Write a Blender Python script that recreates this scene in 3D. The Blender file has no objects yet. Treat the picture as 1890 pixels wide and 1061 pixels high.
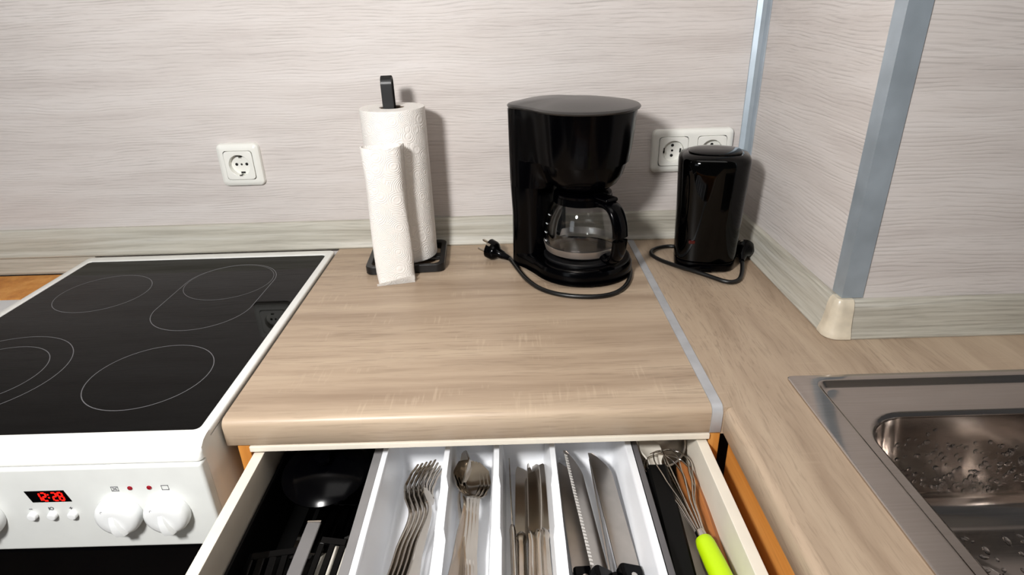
import bpy, bmesh, math, random
from mathutils import Vector, Matrix
random.seed(7)
R = math.radians
H = 0.90                      # worktop height above the floor; geometry is written relative to the worktop, then lifted
scene = bpy.context.scene
col = scene.collection

# ------------------------------------------------------------------ camera, world, lights, exposure
CAM = dict(f=1110.7, loc=(0.3551, -1.1312, 0.4252 + H), pitch=0.4371, yaw=0.0055, roll=-0.0322)
cd = bpy.data.cameras.new('camera'); cam = bpy.data.objects.new('camera', cd); col.objects.link(cam)
cd.sensor_width = 36.0; cd.lens = CAM['f'] / 1890.0 * 36.0; cd.clip_start = 0.02
a, b, c = CAM['pitch'], CAM['yaw'], CAM['roll']
fw = Vector((0, math.cos(a), -math.sin(a))); upv = Vector((0, math.sin(a), math.cos(a))); rt = Vector((1, 0, 0))
Rz = Matrix.Rotation(b, 3, 'Z'); fw, upv, rt = Rz @ fw, Rz @ upv, Rz @ rt
r2 = math.cos(c) * rt + math.sin(c) * upv; u2 = -math.sin(c) * rt + math.cos(c) * upv
M3 = Matrix((r2, u2, -fw)).transposed()
cam.matrix_world = Matrix.Translation(CAM['loc']) @ M3.to_4x4()
scene.camera = cam

w = bpy.data.worlds.new('world'); scene.world = w; w.use_nodes = True
w.node_tree.nodes['Background'].inputs[0].default_value = (0.95, 0.97, 1.0, 1)
w.node_tree.nodes['Background'].inputs[1].default_value = 0.07

def area(name, loc, target, sx, sy, power, color, shape='RECTANGLE'):
    l = bpy.data.lights.new(name, 'AREA'); l.shape = shape; l.size = sx
    if shape in ('RECTANGLE', 'ELLIPSE'): l.size_y = sy
    l.energy = power; l.color = color
    o = bpy.data.objects.new(name, l); col.objects.link(o); o.location = loc
    o.rotation_euler = (Vector(target) - Vector(loc)).to_track_quat('-Z', 'Y').to_euler()
    return o
area('photo_lamp', (-0.07, -1.25, 0.74 + H), (0.30, -0.1, 0.12 + H), 0.16, 0.16, 17.8, (1.0, 0.985, 0.965), 'DISK')
area('ceiling_fill', (0.35, -0.95, 1.48 + H), (0.35, -0.95, 0), 0.9, 0.7, 4.3, (1.0, 0.975, 0.94))  # added overhead fill, stands in for ambient bounce off the ceiling
area('window_light', (-1.7, -2.9, 0.75 + H), (0.3, -0.2, 0.1 + H), 0.8, 1.1, 4.5, (0.86, 0.93, 1.0))
vs = scene.view_settings
vs.view_transform = 'Standard'; vs.look = 'None'; vs.exposure = 0.0; vs.gamma = 1.0; vs.use_curve_mapping = False

# ------------------------------------------------------------------ helpers
def lin(c):
    return tuple(((v / 255) / 12.92 if v / 255 <= 0.04045 else ((v / 255 + 0.055) / 1.055) ** 2.4) for v in c) + (1.0,)

def smin(a, b, k):
    h = max(k - abs(a - b), 0) / k
    return min(a, b) - h * h * k * 0.25

class MB:
    """collects shapes, builds one mesh object"""
    def __init__(s): s.bm = bmesh.new()
    def box(s, x0, x1, y0, y1, z0, z1, bev=0.0, seg=2):
        vs_ = bmesh.ops.create_cube(s.bm, size=1.0)['verts']
        for v in vs_:
            v.co = Vector(((x0 + x1) / 2 + v.co.x * (x1 - x0), (y0 + y1) / 2 + v.co.y * (y1 - y0), (z0 + z1) / 2 + v.co.z * (z1 - z0)))
        if bev > 0:
            es = list({e for v in vs_ for e in v.link_edges})
            bmesh.ops.bevel(s.bm, geom=es, offset=bev, segments=seg, affect='EDGES', profile=0.5)
        return s
    def loops(s, rings, cap0=True, cap1=True, closed=True):
        """rings: list of equal-length point loops"""
        rows = [[s.bm.verts.new(p) for p in r] for r in rings]
        n = len(rows[0])
        for i in range(len(rows) - 1):
            for j in range(n if closed else n - 1):
                k = (j + 1) % n
                try: s.bm.faces.new((rows[i][j], rows[i][k], rows[i + 1][k], rows[i + 1][j]))
                except ValueError: pass
        if cap0: s.bm.faces.new(list(reversed(rows[0])))
        if cap1: s.bm.faces.new(rows[-1])
        return s
    def lathe(s, prof, n=48, c=(0, 0), cap0=True, cap1=True, sx=1.0, sy=1.0):
        rings = [[(c[0] + r * sx * math.cos(2 * math.pi * j / n), c[1] + r * sy * math.sin(2 * math.pi * j / n), z) for j in range(n)] for r, z in prof]
        return s.loops(rings, cap0, cap1)
    def torus_lathe(s, prof, n=48, c=(0, 0)):
        """closed profile revolved"""
        rings = []
        for j in range(n):
            t = 2 * math.pi * j / n
            rings.append([(c[0] + r * math.cos(t), c[1] + r * math.sin(t), z) for r, z in prof])
        rings.append(rings[0])
        rows = [[s.bm.verts.new(p) for p in r] for r in rings[:-1]]
        m = len(prof)
        for i in range(n):
            A, B = rows[i], rows[(i + 1) % n]
            for j in range(m):
                k = (j + 1) % m
                s.bm.faces.new((A[j], B[j], B[k], A[k]))
        return s
    def tube(s, pts, r, n=10, smooth=0, rx=None, up=(0, 0, 1), closed=False):
        """round (or elliptic: rx sideways, r along up) tube along pts"""
        P = [Vector(p) for p in pts]
        for _ in range(smooth):
            Q = []
            m = len(P)
            for i in range(m if closed else m - 1):
                A, B = P[i], P[(i + 1) % m]
                Q += [A * .75 + B * .25, A * .25 + B * .75]
            P = Q if closed else [P[0]] + Q + [P[-1]]
        rr = r if isinstance(r, (list, tuple)) else None
        rings = []; m = len(P); U = Vector(up)
        for i in range(m):
            if closed: t = (P[(i + 1) % m] - P[i - 1]).normalized()
            else: t = (P[min(i + 1, m - 1)] - P[max(i - 1, 0)]).normalized()
            sd = t.cross(U)
            if sd.length < 1e-4: sd = t.cross(Vector((0, 1, 0.01)))
            sd.normalize(); u = sd.cross(t).normalized()
            f = i / (m - 1)
            rad = (rr[min(int(f * (len(rr) - 1)), len(rr) - 2)] * (1 - (f * (len(rr) - 1)) % 1 if f < 1 else 0) + rr[min(int(f * (len(rr) - 1)) + 1, len(rr) - 1)] * ((f * (len(rr) - 1)) % 1 if f < 1 else 1)) if rr else r
            rs = rad if rx is None else rx
            rings.append([P[i] + sd * (rs * math.cos(2 * math.pi * k / n)) + u * (rad * math.sin(2 * math.pi * k / n)) for k in range(n)])
        if closed:
            rings.append(rings[0])
            rows = [[s.bm.verts.new(p) for p in q] for q in rings[:-1]]
            for i in range(m):
                A, B = rows[i], rows[(i + 1) % m]
                for j in range(n): s.bm.faces.new((A[j], A[(j + 1) % n], B[(j + 1) % n], B[j]))
            return s
        return s.loops(rings)
    def bar(s, pts, wd, th, up=(0, 0, 1), bev=0.0):
        """rectangular bar along pts: width sideways, thickness along up"""
        P = [Vector(p) for p in pts]; m = len(P); U = Vector(up); rings = []
        for i in range(m):
            t = (P[min(i + 1, m - 1)] - P[max(i - 1, 0)]).normalized()
            sd = t.cross(U); sd.normalize(); u = sd.cross(t).normalized()
            q = min(wd, th) * 0.22
            sh = [(wd/2, th/2-q), (wd/2-q, th/2), (-wd/2+q, th/2), (-wd/2, th/2-q), (-wd/2, -th/2+q), (-wd/2+q, -th/2), (wd/2-q, -th/2), (wd/2, -th/2+q)]
            rings.append([P[i] + sd * x + u * y for x, y in sh])
        return s.loops(rings)
    def prism(s, poly, z0, z1, axis='z', bev=0.0):
        """polygon (2D) extruded: axis z -> (x,y), axis x -> (y,z), axis y -> (x,z)"""
        def mk(p, h):
            return {'z': (p[0], p[1], h), 'x': (h, p[0], p[1]), 'y': (p[0], h, p[1])}[axis]
        return s.loops([[mk(p, z0) for p in poly], [mk(p, z1) for p in poly]])
    def strip(s, rows, th):
        """sheet given as rows of (x,y,z) points, thickened downwards by th (list or number)"""
        top = [[Vector(p) for p in r] for r in rows]
        n, m = len(top), len(top[0])
        T = [[s.bm.verts.new(p) for p in r] for r in top]
        B = []
        for i in range(n):
            t = th[i] if isinstance(th, list) else th
            B.append([s.bm.verts.new(p - Vector((0, 0, t))) for p in top[i]])
        for i in range(n - 1):
            for j in range(m - 1):
                s.bm.faces.new((T[i][j], T[i][j + 1], T[i + 1][j + 1], T[i + 1][j]))
                s.bm.faces.new((B[i][j], B[i + 1][j], B[i + 1][j + 1], B[i][j + 1]))
            s.bm.faces.new((T[i][0], T[i + 1][0], B[i + 1][0], B[i][0]))
            s.bm.faces.new((T[i][m - 1], B[i][m - 1], B[i + 1][m - 1], T[i + 1][m - 1]))
        for j in range(m - 1):
            s.bm.faces.new((T[0][j], B[0][j], B[0][j + 1], T[0][j + 1]))
            s.bm.faces.new((T[n - 1][j], T[n - 1][j + 1], B[n - 1][j + 1], B[n - 1][j]))
        return s
    def sphere(s, c, r, u=16, v=10, sc=(1, 1, 1)):
        m = Matrix.Translation(c) @ Matrix.Diagonal((*sc, 1))
        bmesh.ops.create_uvsphere(s.bm, u_segments=u, v_segments=v, radius=r, matrix=m); return s
    def xf(s, m):
        bmesh.ops.transform(s.bm, matrix=m, verts=s.bm.verts); return s
    def build(s, name, mat, parent=None, world=False, angle=35, label=None, wn=True, flatz=False):
        bmesh.ops.recalc_face_normals(s.bm, faces=s.bm.faces)
        if world and parent is not None:
            m = Matrix.Translation(parent.location) @ parent.rotation_euler.to_matrix().to_4x4()
            bmesh.ops.transform(s.bm, matrix=m.inverted(), verts=s.bm.verts)
        me = bpy.data.meshes.new(name); s.bm.to_mesh(me); s.bm.free()
        me.materials.append(mat)
        for p in me.polygons: p.use_smooth = not (flatz and abs(p.normal.z) > 0.999)
        me.set_sharp_from_angle(angle=R(angle))
        o = bpy.data.objects.new(name, me); col.objects.link(o)
        if wn: wm = o.modifiers.new('weighted_normal', 'WEIGHTED_NORMAL'); wm.keep_sharp = True
        if parent is not None: o.parent = parent
        if label: o['label'] = label
        return o

def tag(o, label, cat, group=None):
    o['label'] = label; o['category'] = cat
    if group: o['group'] = group
    return o
def thing(name, label, cat, loc=(0, 0, 0), rot=(0, 0, 0), group=None):
    o = bpy.data.objects.new(name, None); col.objects.link(o); o.empty_display_size = 0.05
    o.location = loc; o.rotation_euler = rot
    return tag(o, label, cat, group)
def struct(o): o['kind'] = 'structure'; return o
def copy_tree(o, parent=None):
    q = o.copy(); col.objects.link(q); q.parent = parent
    for ch in [k for k in bpy.data.objects if k.parent == o]: copy_tree(ch, q)
    return q
def rrect(x0, x1, y0, y1, r, n=6):
    P = []
    for cx, cy, a0 in ((x1 - r, y1 - r, 0), (x0 + r, y1 - r, 90), (x0 + r, y0 + r, 180), (x1 - r, y0 + r, 270)):
        for k in range(n + 1):
            t = R(a0 + 90 * k / n); P.append((cx + r * math.cos(t), cy + r * math.sin(t)))
    return P
def ring3(poly, z): return [(p[0], p[1], z) for p in poly]

# ------------------------------------------------------------------ materials
def newmat(name):
    m = bpy.data.materials.new(name); m.use_nodes = True
    return m, m.node_tree.nodes, m.node_tree.links, m.node_tree.nodes['Principled BSDF']
def plain(name, c, rough=0.5, metal=0.0, spec=0.5, var=0.04, vscale=40, bump=0.0, bscale=300, coat=0.0):
    """slight colour mottling + optional fine relief"""
    m, N, L, P = newmat(name)
    P.inputs['Roughness'].default_value = rough; P.inputs['Metallic'].default_value = metal
    P.inputs['Specular IOR Level'].default_value = spec; P.inputs['Coat Weight'].default_value = coat
    tc = N.new('ShaderNodeTexCoord'); nz = N.new('ShaderNodeTexNoise'); nz.inputs['Scale'].default_value = vscale
    L.new(tc.outputs['Object'], nz.inputs['Vector'])
    rp = N.new('ShaderNodeValToRGB'); cl = lin(c)
    rp.color_ramp.elements[0].color = tuple(v * (1 - var * 2) for v in cl[:3]) + (1,); rp.color_ramp.elements[1].color = tuple(min(1, v * (1 + var * 2)) for v in cl[:3]) + (1,)
    rp.color_ramp.elements[0].position = 0.3; rp.color_ramp.elements[1].position = 0.7
    L.new(nz.outputs['Fac'], rp.inputs['Fac']); L.new(rp.outputs['Color'], P.inputs['Base Color'])
    if bump > 0:
        n2 = N.new('ShaderNodeTexNoise'); n2.inputs['Scale'].default_value = bscale; L.new(tc.outputs['Object'], n2.inputs['Vector'])
        bp = N.new('ShaderNodeBump'); bp.inputs['Strength'].default_value = bump; bp.inputs['Distance'].default_value = 0.001
        L.new(n2.outputs['Fac'], bp.inputs['Height']); L.new(bp.outputs['Normal'], P.inputs['Normal'])
    return m
def wood(name, dark, mid, light, axis, broad=(2.5, 30), fine=(14, 420), fine_amt=0.35, rough=0.5, bump=0.15, warp=0.02, saw=0.0, spec=0.4, warp_s=(1.5, 9), hard=0.12, lines=0.0, lfreq=150, lwarp=5.0):
    """axis: 0/1 = grain runs along x/y.  across = z and the other axis"""
    m, N, L, P = newmat(name)
    P.inputs['Roughness'].default_value = rough; P.inputs['Specular IOR Level'].default_value = spec
    tc = N.new('ShaderNodeTexCoord')
    def mapped(al, ac, src):
        mp = N.new('ShaderNodeMapping'); sc = [ac, ac, ac]; sc[axis] = al
        mp.inputs['Scale'].default_value = sc; L.new(src, mp.inputs['Vector']); return mp.outputs['Vector']
    def noise(v, det=4, rg=0.55, dist=0.0):
        n = N.new('ShaderNodeTexNoise'); n.inputs['Scale'].default_value = 1.0; n.inputs['Detail'].default_value = det
        n.inputs['Roughness'].default_value = rg; n.inputs['Distortion'].default_value = dist; L.new(v, n.inputs['Vector']); return n
    def ramp(src, stops):
        r = N.new('ShaderNodeValToRGB'); e = r.color_ramp.elements
        while len(e) < len(stops): e.new(0.5)
        for k, (p, cc) in enumerate(stops): e[k].position = p; e[k].color = cc
        L.new(src, r.inputs['Fac']); return r
    wn = noise(mapped(warp_s[0], warp_s[1], tc.outputs['Object']), 3)
    sub = N.new('ShaderNodeVectorMath'); sub.operation = 'SUBTRACT'; L.new(wn.outputs['Color'], sub.inputs[0]); sub.inputs[1].default_value = (0.5, 0.5, 0.5)
    scl = N.new('ShaderNodeVectorMath'); scl.operation = 'SCALE'; L.new(sub.outputs[0], scl.inputs[0]); scl.inputs['Scale'].default_value = warp
    add = N.new('ShaderNodeVectorMath'); L.new(tc.outputs['Object'], add.inputs[0]); L.new(scl.outputs[0], add.inputs[1])
    V = add.outputs[0]
    n1 = noise(mapped(broad[0], broad[1], V), 6, 0.6)
    r1 = ramp(n1.outputs['Fac'], [(0.28, lin(dark)), (0.5, lin(mid)), (0.72, lin(light))])
    n2 = noise(mapped(fine[0], fine[1], V), 3, 0.6)
    g = lambda v: (v, v, v, 1)
    r2 = ramp(n2.outputs['Fac'], [(0.5 - hard * 1.6, g(0)), (0.5 - hard * 0.4, g(1))])
    n3 = noise(mapped(1.2, 5, tc.outputs['Object']), 2)                    # where the pores are strong
    r3 = ramp(n3.outputs['Fac'], [(0.35, g(0.25)), (0.65, g(1))])
    inv = N.new('ShaderNodeMath'); inv.operation = 'SUBTRACT'; inv.inputs[0].default_value = 1; L.new(r2.outputs['Color'], inv.inputs[1])
    m1 = N.new('ShaderNodeMath'); m1.operation = 'MULTIPLY'; L.new(inv.outputs[0], m1.inputs[0]); L.new(r3.outputs['Color'], m1.inputs[1])
    m2 = N.new('ShaderNodeMath'); m2.operation = 'MULTIPLY'; L.new(m1.outputs[0], m2.inputs[0]); m2.inputs[1].default_value = fine_amt
    mx = N.new('ShaderNodeMix'); mx.data_type = 'RGBA'; mx.blend_type = 'MULTIPLY'
    L.new(m2.outputs[0], mx.inputs['Factor']); L.new(r1.outputs['Color'], mx.inputs['A']); mx.inputs['B'].default_value = tuple(v * 0.55 for v in lin(dark)[:3]) + (1,)
    mx.blend_type = 'MIX'
    out = mx.outputs['Result']
    if saw > 0:
        n4 = noise(mapped(230, 14, tc.outputs['Object']), 2); r4 = ramp(n4.outputs['Fac'], [(0.54, g(0)), (0.62, g(1))])
        n5 = noise(mapped(9, 16, tc.outputs['Object']), 2); r5 = ramp(n5.outputs['Fac'], [(0.56, g(0)), (0.66, g(1))])
        m4 = N.new('ShaderNodeMath'); m4.operation = 'MULTIPLY'; L.new(r4.outputs['Color'], m4.inputs[0]); L.new(r5.outputs['Color'], m4.inputs[1])
        m5 = N.new('ShaderNodeMath'); m5.operation = 'MULTIPLY'; L.new(m4.outputs[0], m5.inputs[0]); m5.inputs[1].default_value = saw
        mx2 = N.new('ShaderNodeMix'); mx2.data_type = 'RGBA'; L.new(m5.outputs[0], mx2.inputs['Factor']); L.new(out, mx2.inputs['A'])
        mx2.inputs['B'].default_value = tuple(min(1, v * 1.12) for v in lin(light)[:3]) + (1,); out = mx2.outputs['Result']
    hgt = n2.outputs['Fac']
    if lines > 0:                            # wavy brushed grain lines, broken up
        def mth(op, x, y=None):
            q = N.new('ShaderNodeMath'); q.operation = op
            for i_, v_ in enumerate((x, y)):
                if v_ is None: continue
                if isinstance(v_, (int, float)): q.inputs[i_].default_value = v_
                else: L.new(v_, q.inputs[i_])
            return q.outputs[0]
        sp_ = N.new('ShaderNodeSeparateXYZ'); L.new(tc.outputs['Object'], sp_.inputs[0])
        wv = noise(mapped(1.8, 7, tc.outputs['Object']), 3, 0.5); wv2 = noise(mapped(9, 30, tc.outputs['Object']), 2, 0.5)
        ph = mth('ADD', mth('MULTIPLY', sp_.outputs['Z'], lfreq), mth('ADD', mth('MULTIPLY', wv.outputs['Fac'], lwarp), mth('MULTIPLY', wv2.outputs['Fac'], 1.6)))
        sn_ = mth('SINE', mth('MULTIPLY', ph, 6.2832))
        bk = noise(mapped(13, 110, tc.outputs['Object']), 3, 0.6); rb = ramp(bk.outputs['Fac'], [(0.40, g(0)), (0.60, g(1))])
        rl = ramp(mth('ADD', mth('MULTIPLY', sn_, 0.5), 0.5), [(0.45, g(0)), (0.95, g(1))])
        lf = mth('MULTIPLY', rl.outputs['Color'], rb.outputs['Color']); lf2 = mth('MULTIPLY', mth('MULTIPLY', lf, r3.outputs['Color']), lines)
        mx3 = N.new('ShaderNodeMix'); mx3.data_type = 'RGBA'; L.new(lf2, mx3.inputs['Factor']); L.new(out, mx3.inputs['A'])
        mx3.inputs['B'].default_value = tuple(v * 0.62 for v in lin(dark)[:3]) + (1,); out = mx3.outputs['Result']
        hgt = mth('SUBTRACT', n2.outputs['Fac'], mth('MULTIPLY', lf, 0.8))
    L.new(out, P.inputs['Base Color'])
    if bump > 0:
        bp = N.new('ShaderNodeBump'); bp.inputs['Strength'].default_value = bump; bp.inputs['Distance'].default_value = 0.0006
        L.new(hgt, bp.inputs['Height']); L.new(bp.outputs['Normal'], P.inputs['Normal'])
    return m
MT = {}
WP = ((194, 186, 182), (207, 200, 196), (215, 209, 206))
MT['wall_x'] = wood('whitewashed_oak_panel', *WP, 0, broad=(2.2, 26), fine=(14, 420), fine_amt=0.28, rough=0.55, bump=0.5, warp=0.028, warp_s=(3.0, 8), lines=0.36, lfreq=185, lwarp=11.0)
MT['wall_y'] = wood('whitewashed_oak_panel_side', *WP, 1, broad=(2.2, 26), fine=(14, 420), fine_amt=0.28, rough=0.55, bump=0.5, warp=0.028, warp_s=(3.0, 8), lines=0.36, lfreq=185, lwarp=11.0)
BB = ((150, 145, 133), (186, 182, 170), (205, 203, 195))
MT['base_x'] = wood('grey_oak_strip', *BB, 0, broad=(2.0, 75), fine=(12, 420), fine_amt=0.35, rough=0.45, bump=0.2, warp=0.02, warp_s=(2, 12), lines=0.4, lfreq=170, lwarp=5.0)
MT['base_y'] = wood('grey_oak_strip_side', *BB, 1, broad=(2.0, 75), fine=(12, 420), fine_amt=0.35, rough=0.45, bump=0.2, warp=0.02, warp_s=(2, 12), lines=0.4, lfreq=170, lwarp=5.0)
OK_ = ((144, 123, 103), (173, 152, 130), (190, 170, 147))
MT['oak_x'] = wood('oak_worktop', *OK_, 0, broad=(1.3, 24), fine=(14, 330), fine_amt=0.42, rough=0.38, bump=0.14, hard=0.08, warp=0.022, saw=0.3, warp_s=(2.0, 8))
MT['oak_y'] = wood('oak_worktop_side', *OK_, 1, broad=(1.8, 22), fine=(20, 430), fine_amt=0.36, rough=0.42, bump=0.15, hard=0.09, warp=0.05, saw=0.15, warp_s=(2.5, 6))
MT['beech'] = wood('orange_beech', (176, 108, 44), (205, 137, 62), (222, 160, 86), 2, broad=(2, 40), fine=(20, 400), fine_amt=0.25, rough=0.5, bump=0.05, warp=0.01)
MT['beech_y'] = wood('orange_beech_side', (176, 108, 44), (205, 137, 62), (222, 160, 86), 1, broad=(2, 40), fine=(20, 400), fine_amt=0.25, rough=0.5, bump=0.05, warp=0.01)
MT['spoonwood'] = wood('spoon_wood', (124, 70, 34), (156, 96, 50), (178, 118, 68), 1, broad=(8, 140), fine=(30, 700), fine_amt=0.4, rough=0.5, bump=0.1, warp=0.01)
MT['alu'] = plain('brushed_aluminium', (178, 190, 200), 0.45, 0.55, var=0.05, vscale=25, bump=0.1, bscale=900)
MT['alu_strip'] = plain('aluminium_joint_strip', (190, 191, 194), 0.45, 0.4, var=0.04)
MT['white_enamel'] = plain('white_enamel', (232, 232, 228), 0.22, var=0.01, coat=0.2)
MT['panel_white'] = plain('control_panel_white', (222, 224, 221), 0.35, var=0.01)
MT['knob_white'] = plain('knob_white', (236, 238, 238), 0.28, var=0.005)
MT['socket'] = plain('socket_white', (232, 232, 226), 0.28, var=0.01)
MT['dark_hole'] = plain('dark_hole', (14, 13, 12), 0.8, var=0.0)
MT['hobglass'] = plain('black_ceramic_glass', (1, 1, 1), 0.03, spec=0.09, var=0.0)
MT['ringprint'] = plain('grey_print', (95, 95, 98), 0.5, var=0.0)
MT['ovenglass'] = plain('oven_glass', (3, 3, 4), 0.06, spec=0.12, var=0.0)
MT['cream'] = plain('cream_laminate', (226, 218, 203), 0.45, var=0.015)
MT['black_plastic'] = plain('black_plastic', (1, 1, 2), 0.16, spec=0.12, var=0.0)
MT['black_matte'] = plain('black_matte_plastic', (3, 3, 3), 0.5, spec=0.2, var=0.0)
MT['black_gloss'] = plain('black_gloss', (1, 1, 1), 0.05, spec=0.2, var=0.0)
MT['lid_sheen'] = plain('black_lid_sheen', (50, 48, 47), 0.3, spec=0.6, var=0.0)  # black lid, base greyed to imitate wall and ceiling light reflected on top
MT['black_metal'] = plain('black_powder_coat', (14, 14, 16), 0.38, spec=0.5, var=0.0, bump=0.05)
MT['rubber'] = plain('black_cord', (10, 10, 10), 0.35, spec=0.45, var=0.0)
MT['chrome'] = plain('polished_steel', (205, 200, 194), 0.12, 1.0, var=0.02)
MT['cutlery'] = plain('cutlery_steel', (196, 188, 178), 0.16, 1.0, var=0.03)
MT['blade'] = plain('knife_steel', (178, 172, 166), 0.3, 1.0, var=0.04)
MT['brass'] = plain('plug_pin_metal', (200, 192, 178), 0.25, 1.0, var=0.0)
MT['tray_white'] = plain('white_tray_plastic', (236, 238, 242), 0.3, var=0.005)
MT['white_plastic'] = plain('white_utensil_plastic', (222, 216, 204), 0.4, var=0.01)
MT['grey_metal'] = plain('grey_handle', (120, 118, 118), 0.5, 0.3, var=0.03)
MT['lime'] = plain('lime_silicone', (184, 220, 6), 0.42, var=0.01)
MT['redlamp'] = plain('red_indicator', (140, 12, 30), 0.25, var=0.0)
MT['redswitch'] = plain('red_switch', (60, 8, 5), 0.2, var=0.0)
MT['floor'] = plain('floor_vinyl', (120, 108, 96), 0.5, var=0.05, vscale=8)
MT['ceiling'] = plain('ceiling_paint', (235, 233, 228), 0.9, var=0.01)
MT['grey_board'] = plain('pale_grey_board', (205, 205, 206), 0.5, var=0.01)
# brushed sink steel
def sinkmat():
    m, N, L, P = newmat('sink_steel')
    P.inputs['Metallic'].default_value = 1.0
    tc = N.new('ShaderNodeTexCoord'); mp = N.new('ShaderNodeMapping'); mp.inputs['Scale'].default_value = (12, 500, 60); L.new(tc.outputs['Object'], mp.inputs['Vector'])
    nz = N.new('ShaderNodeTexNoise'); nz.inputs['Scale'].default_value = 1.0; nz.inputs['Detail'].default_value = 3; L.new(mp.outputs[0], nz.inputs['Vector'])
    rp = N.new('ShaderNodeValToRGB'); rp.color_ramp.elements[0].color = lin((182, 174, 168)); rp.color_ramp.elements[1].color = lin((200, 192, 186)); L.new(nz.outputs['Fac'], rp.inputs['Fac']); L.new(rp.outputs['Color'], P.inputs['Base Color'])
    mr = N.new('ShaderNodeMapRange'); mr.inputs['To Min'].default_value = 0.10; mr.inputs['To Max'].default_value = 0.17; L.new(nz.outputs['Fac'], mr.inputs['Value']); L.new(mr.outputs[0], P.inputs['Roughness'])
    return m
MT['sink'] = sinkmat()
def glassmat(name, tint, rough=0.0, ior=1.45):
    m, N, L, P = newmat(name)
    P.inputs['Base Color'].default_value = tint; P.inputs['Transmission Weight'].default_value = 1.0
    P.inputs['Roughness'].default_value = rough; P.inputs['IOR'].default_value = ior
    nz = N.new('ShaderNodeTexNoise'); nz.inputs['Scale'].default_value = 30
    return m
MT['glass'] = glassmat('carafe_glass', (0.97, 0.98, 0.98, 1))
MT['water'] = glassmat('water', (0.98, 0.99, 1, 1), 0.0, 1.33)
def papermat():
    m, N, L, P = newmat('embossed_paper')
    P.inputs['Roughness'].default_value = 0.9; P.inputs['Specular IOR Level'].default_value = 0.1
    P.inputs['Base Color'].default_value = lin((238, 234, 229))
    tc = N.new('ShaderNodeTexCoord'); vo = N.new('ShaderNodeTexVoronoi'); vo.inputs['Scale'].default_value = 40; L.new(tc.outputs['Object'], vo.inputs['Vector'])
    mu = N.new('ShaderNodeMath'); mu.operation = 'MULTIPLY'; mu.inputs[1].default_value = 62; L.new(vo.outputs['Distance'], mu.inputs[0])
    sn = N.new('ShaderNodeMath'); sn.operation = 'SINE'; L.new(mu.outputs[0], sn.inputs[0])
    nz = N.new('ShaderNodeTexNoise'); nz.inputs['Scale'].default_value = 420; L.new(tc.outputs['Object'], nz.inputs['Vector'])
    ad = N.new('ShaderNodeMath'); ad.operation = 'MULTIPLY'; L.new(sn.outputs[0], ad.inputs[0]); L.new(nz.outputs['Fac'], ad.inputs[1])
    bp = N.new('ShaderNodeBump'); bp.inputs['Strength'].default_value = 0.45; bp.inputs['Distance'].default_value = 0.001
    L.new(ad.outputs[0], bp.inputs['Height']); L.new(bp.outputs['Normal'], P.inputs['Normal'])
    return m
MT['paper'] = papermat()
def emit(name, c, s):
    m, N, L, P = newmat(name); P.inputs['Base Color'].default_value = lin(c); P.inputs['Emission Color'].default_value = lin(c); P.inputs['Emission Strength'].default_value = s
    return m
MT['led'] = emit('red_led_digits', (255, 20, 10), 1.6)

# ------------------------------------------------------------------ the room
XR, PY = 0.7965, -0.4043
struct(MB().box(-2.2, XR, 0.0, 0.10, -H, 1.60).build('wall_back', MT['wall_x']))
struct(MB().box(XR, XR + 0.0135, PY, 0.10, -H, 1.60).build('wall_right', MT['wall_y']))
struct(MB().box(XR + 0.0135, 2.2, PY, PY + 0.06, -H, 1.60).build('wall_alcove', MT['wall_x']))
struct(MB().box(-2.2, 2.2, -3.2, 0.10, -H - 0.05, -H).build('floor', MT['floor']))
struct(MB().box(-2.2, 2.2, -3.2, 0.10, 1.60, 1.65).build('ceiling', MT['ceiling']))
# wall strips (baseboards of the worktop)
BBP = [(0, 0.0005), (-0.0175, 0.0005), (-0.0182, 0.003), (-0.0168, 0.006), (-0.0135, 0.013), (-0.0118, 0.024), (-0.0108, 0.036), (-0.0098, 0.046), (-0.0080, 0.0525), (-0.0055, 0.0545), (0, 0.0545)]
struct(MB().prism([(y - 0.0004, z) for y, z in BBP], -2.0, XR - 0.019, 'x').build('baseboard_back', MT['base_x'], angle=25))
m_ = MB(); rings = []
for yy, ex in ((-0.0190, 0), (PY + 0.004, 0)):
    rings.append([(XR - 0.0004 + p, yy, z) for p, z in BBP])
struct(m_.loops(rings).build('baseboard_right', MT['base_y'], angle=25))
struct(MB().prism([(PY - 0.0004 + y, z) for y, z in BBP], XR + 0.0135, 1.6, 'x').build('baseboard_alcove', MT['base_x'], angle=25))
# rounded corner cap over the outer corner
m_ = MB(); rings = []
for z, o in ((0.0008, 0.0192), (0.003, 0.0196), (0.008, 0.0180), (0.016, 0.0152), (0.03, 0.0132), (0.044, 0.0120), (0.052, 0.0098), (0.0555, 0.0065)):
    rg = [(XR + 0.0125, PY - o, z)]
    for k in range(9):
        t = R(270 - 90 * k / 8); rg.append((XR - 0.0005 + o * math.cos(t), PY + 0.0005 + o * math.sin(t), z))
    rg.append((XR - o, PY + 0.012, z)); rg.append((XR - 0.0006, PY + 0.012, z)); rg.append((XR - 0.0006, PY - 0.0006, z)); rg.append((XR + 0.0125, PY - 0.0006, z))
    rings.append(rg)
m_.loops(rings)
struct(m_.build('trim_3', plain('strip_end_cap', (205, 194, 174), 0.3, var=0.05, vscale=60), angle=40))
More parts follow.
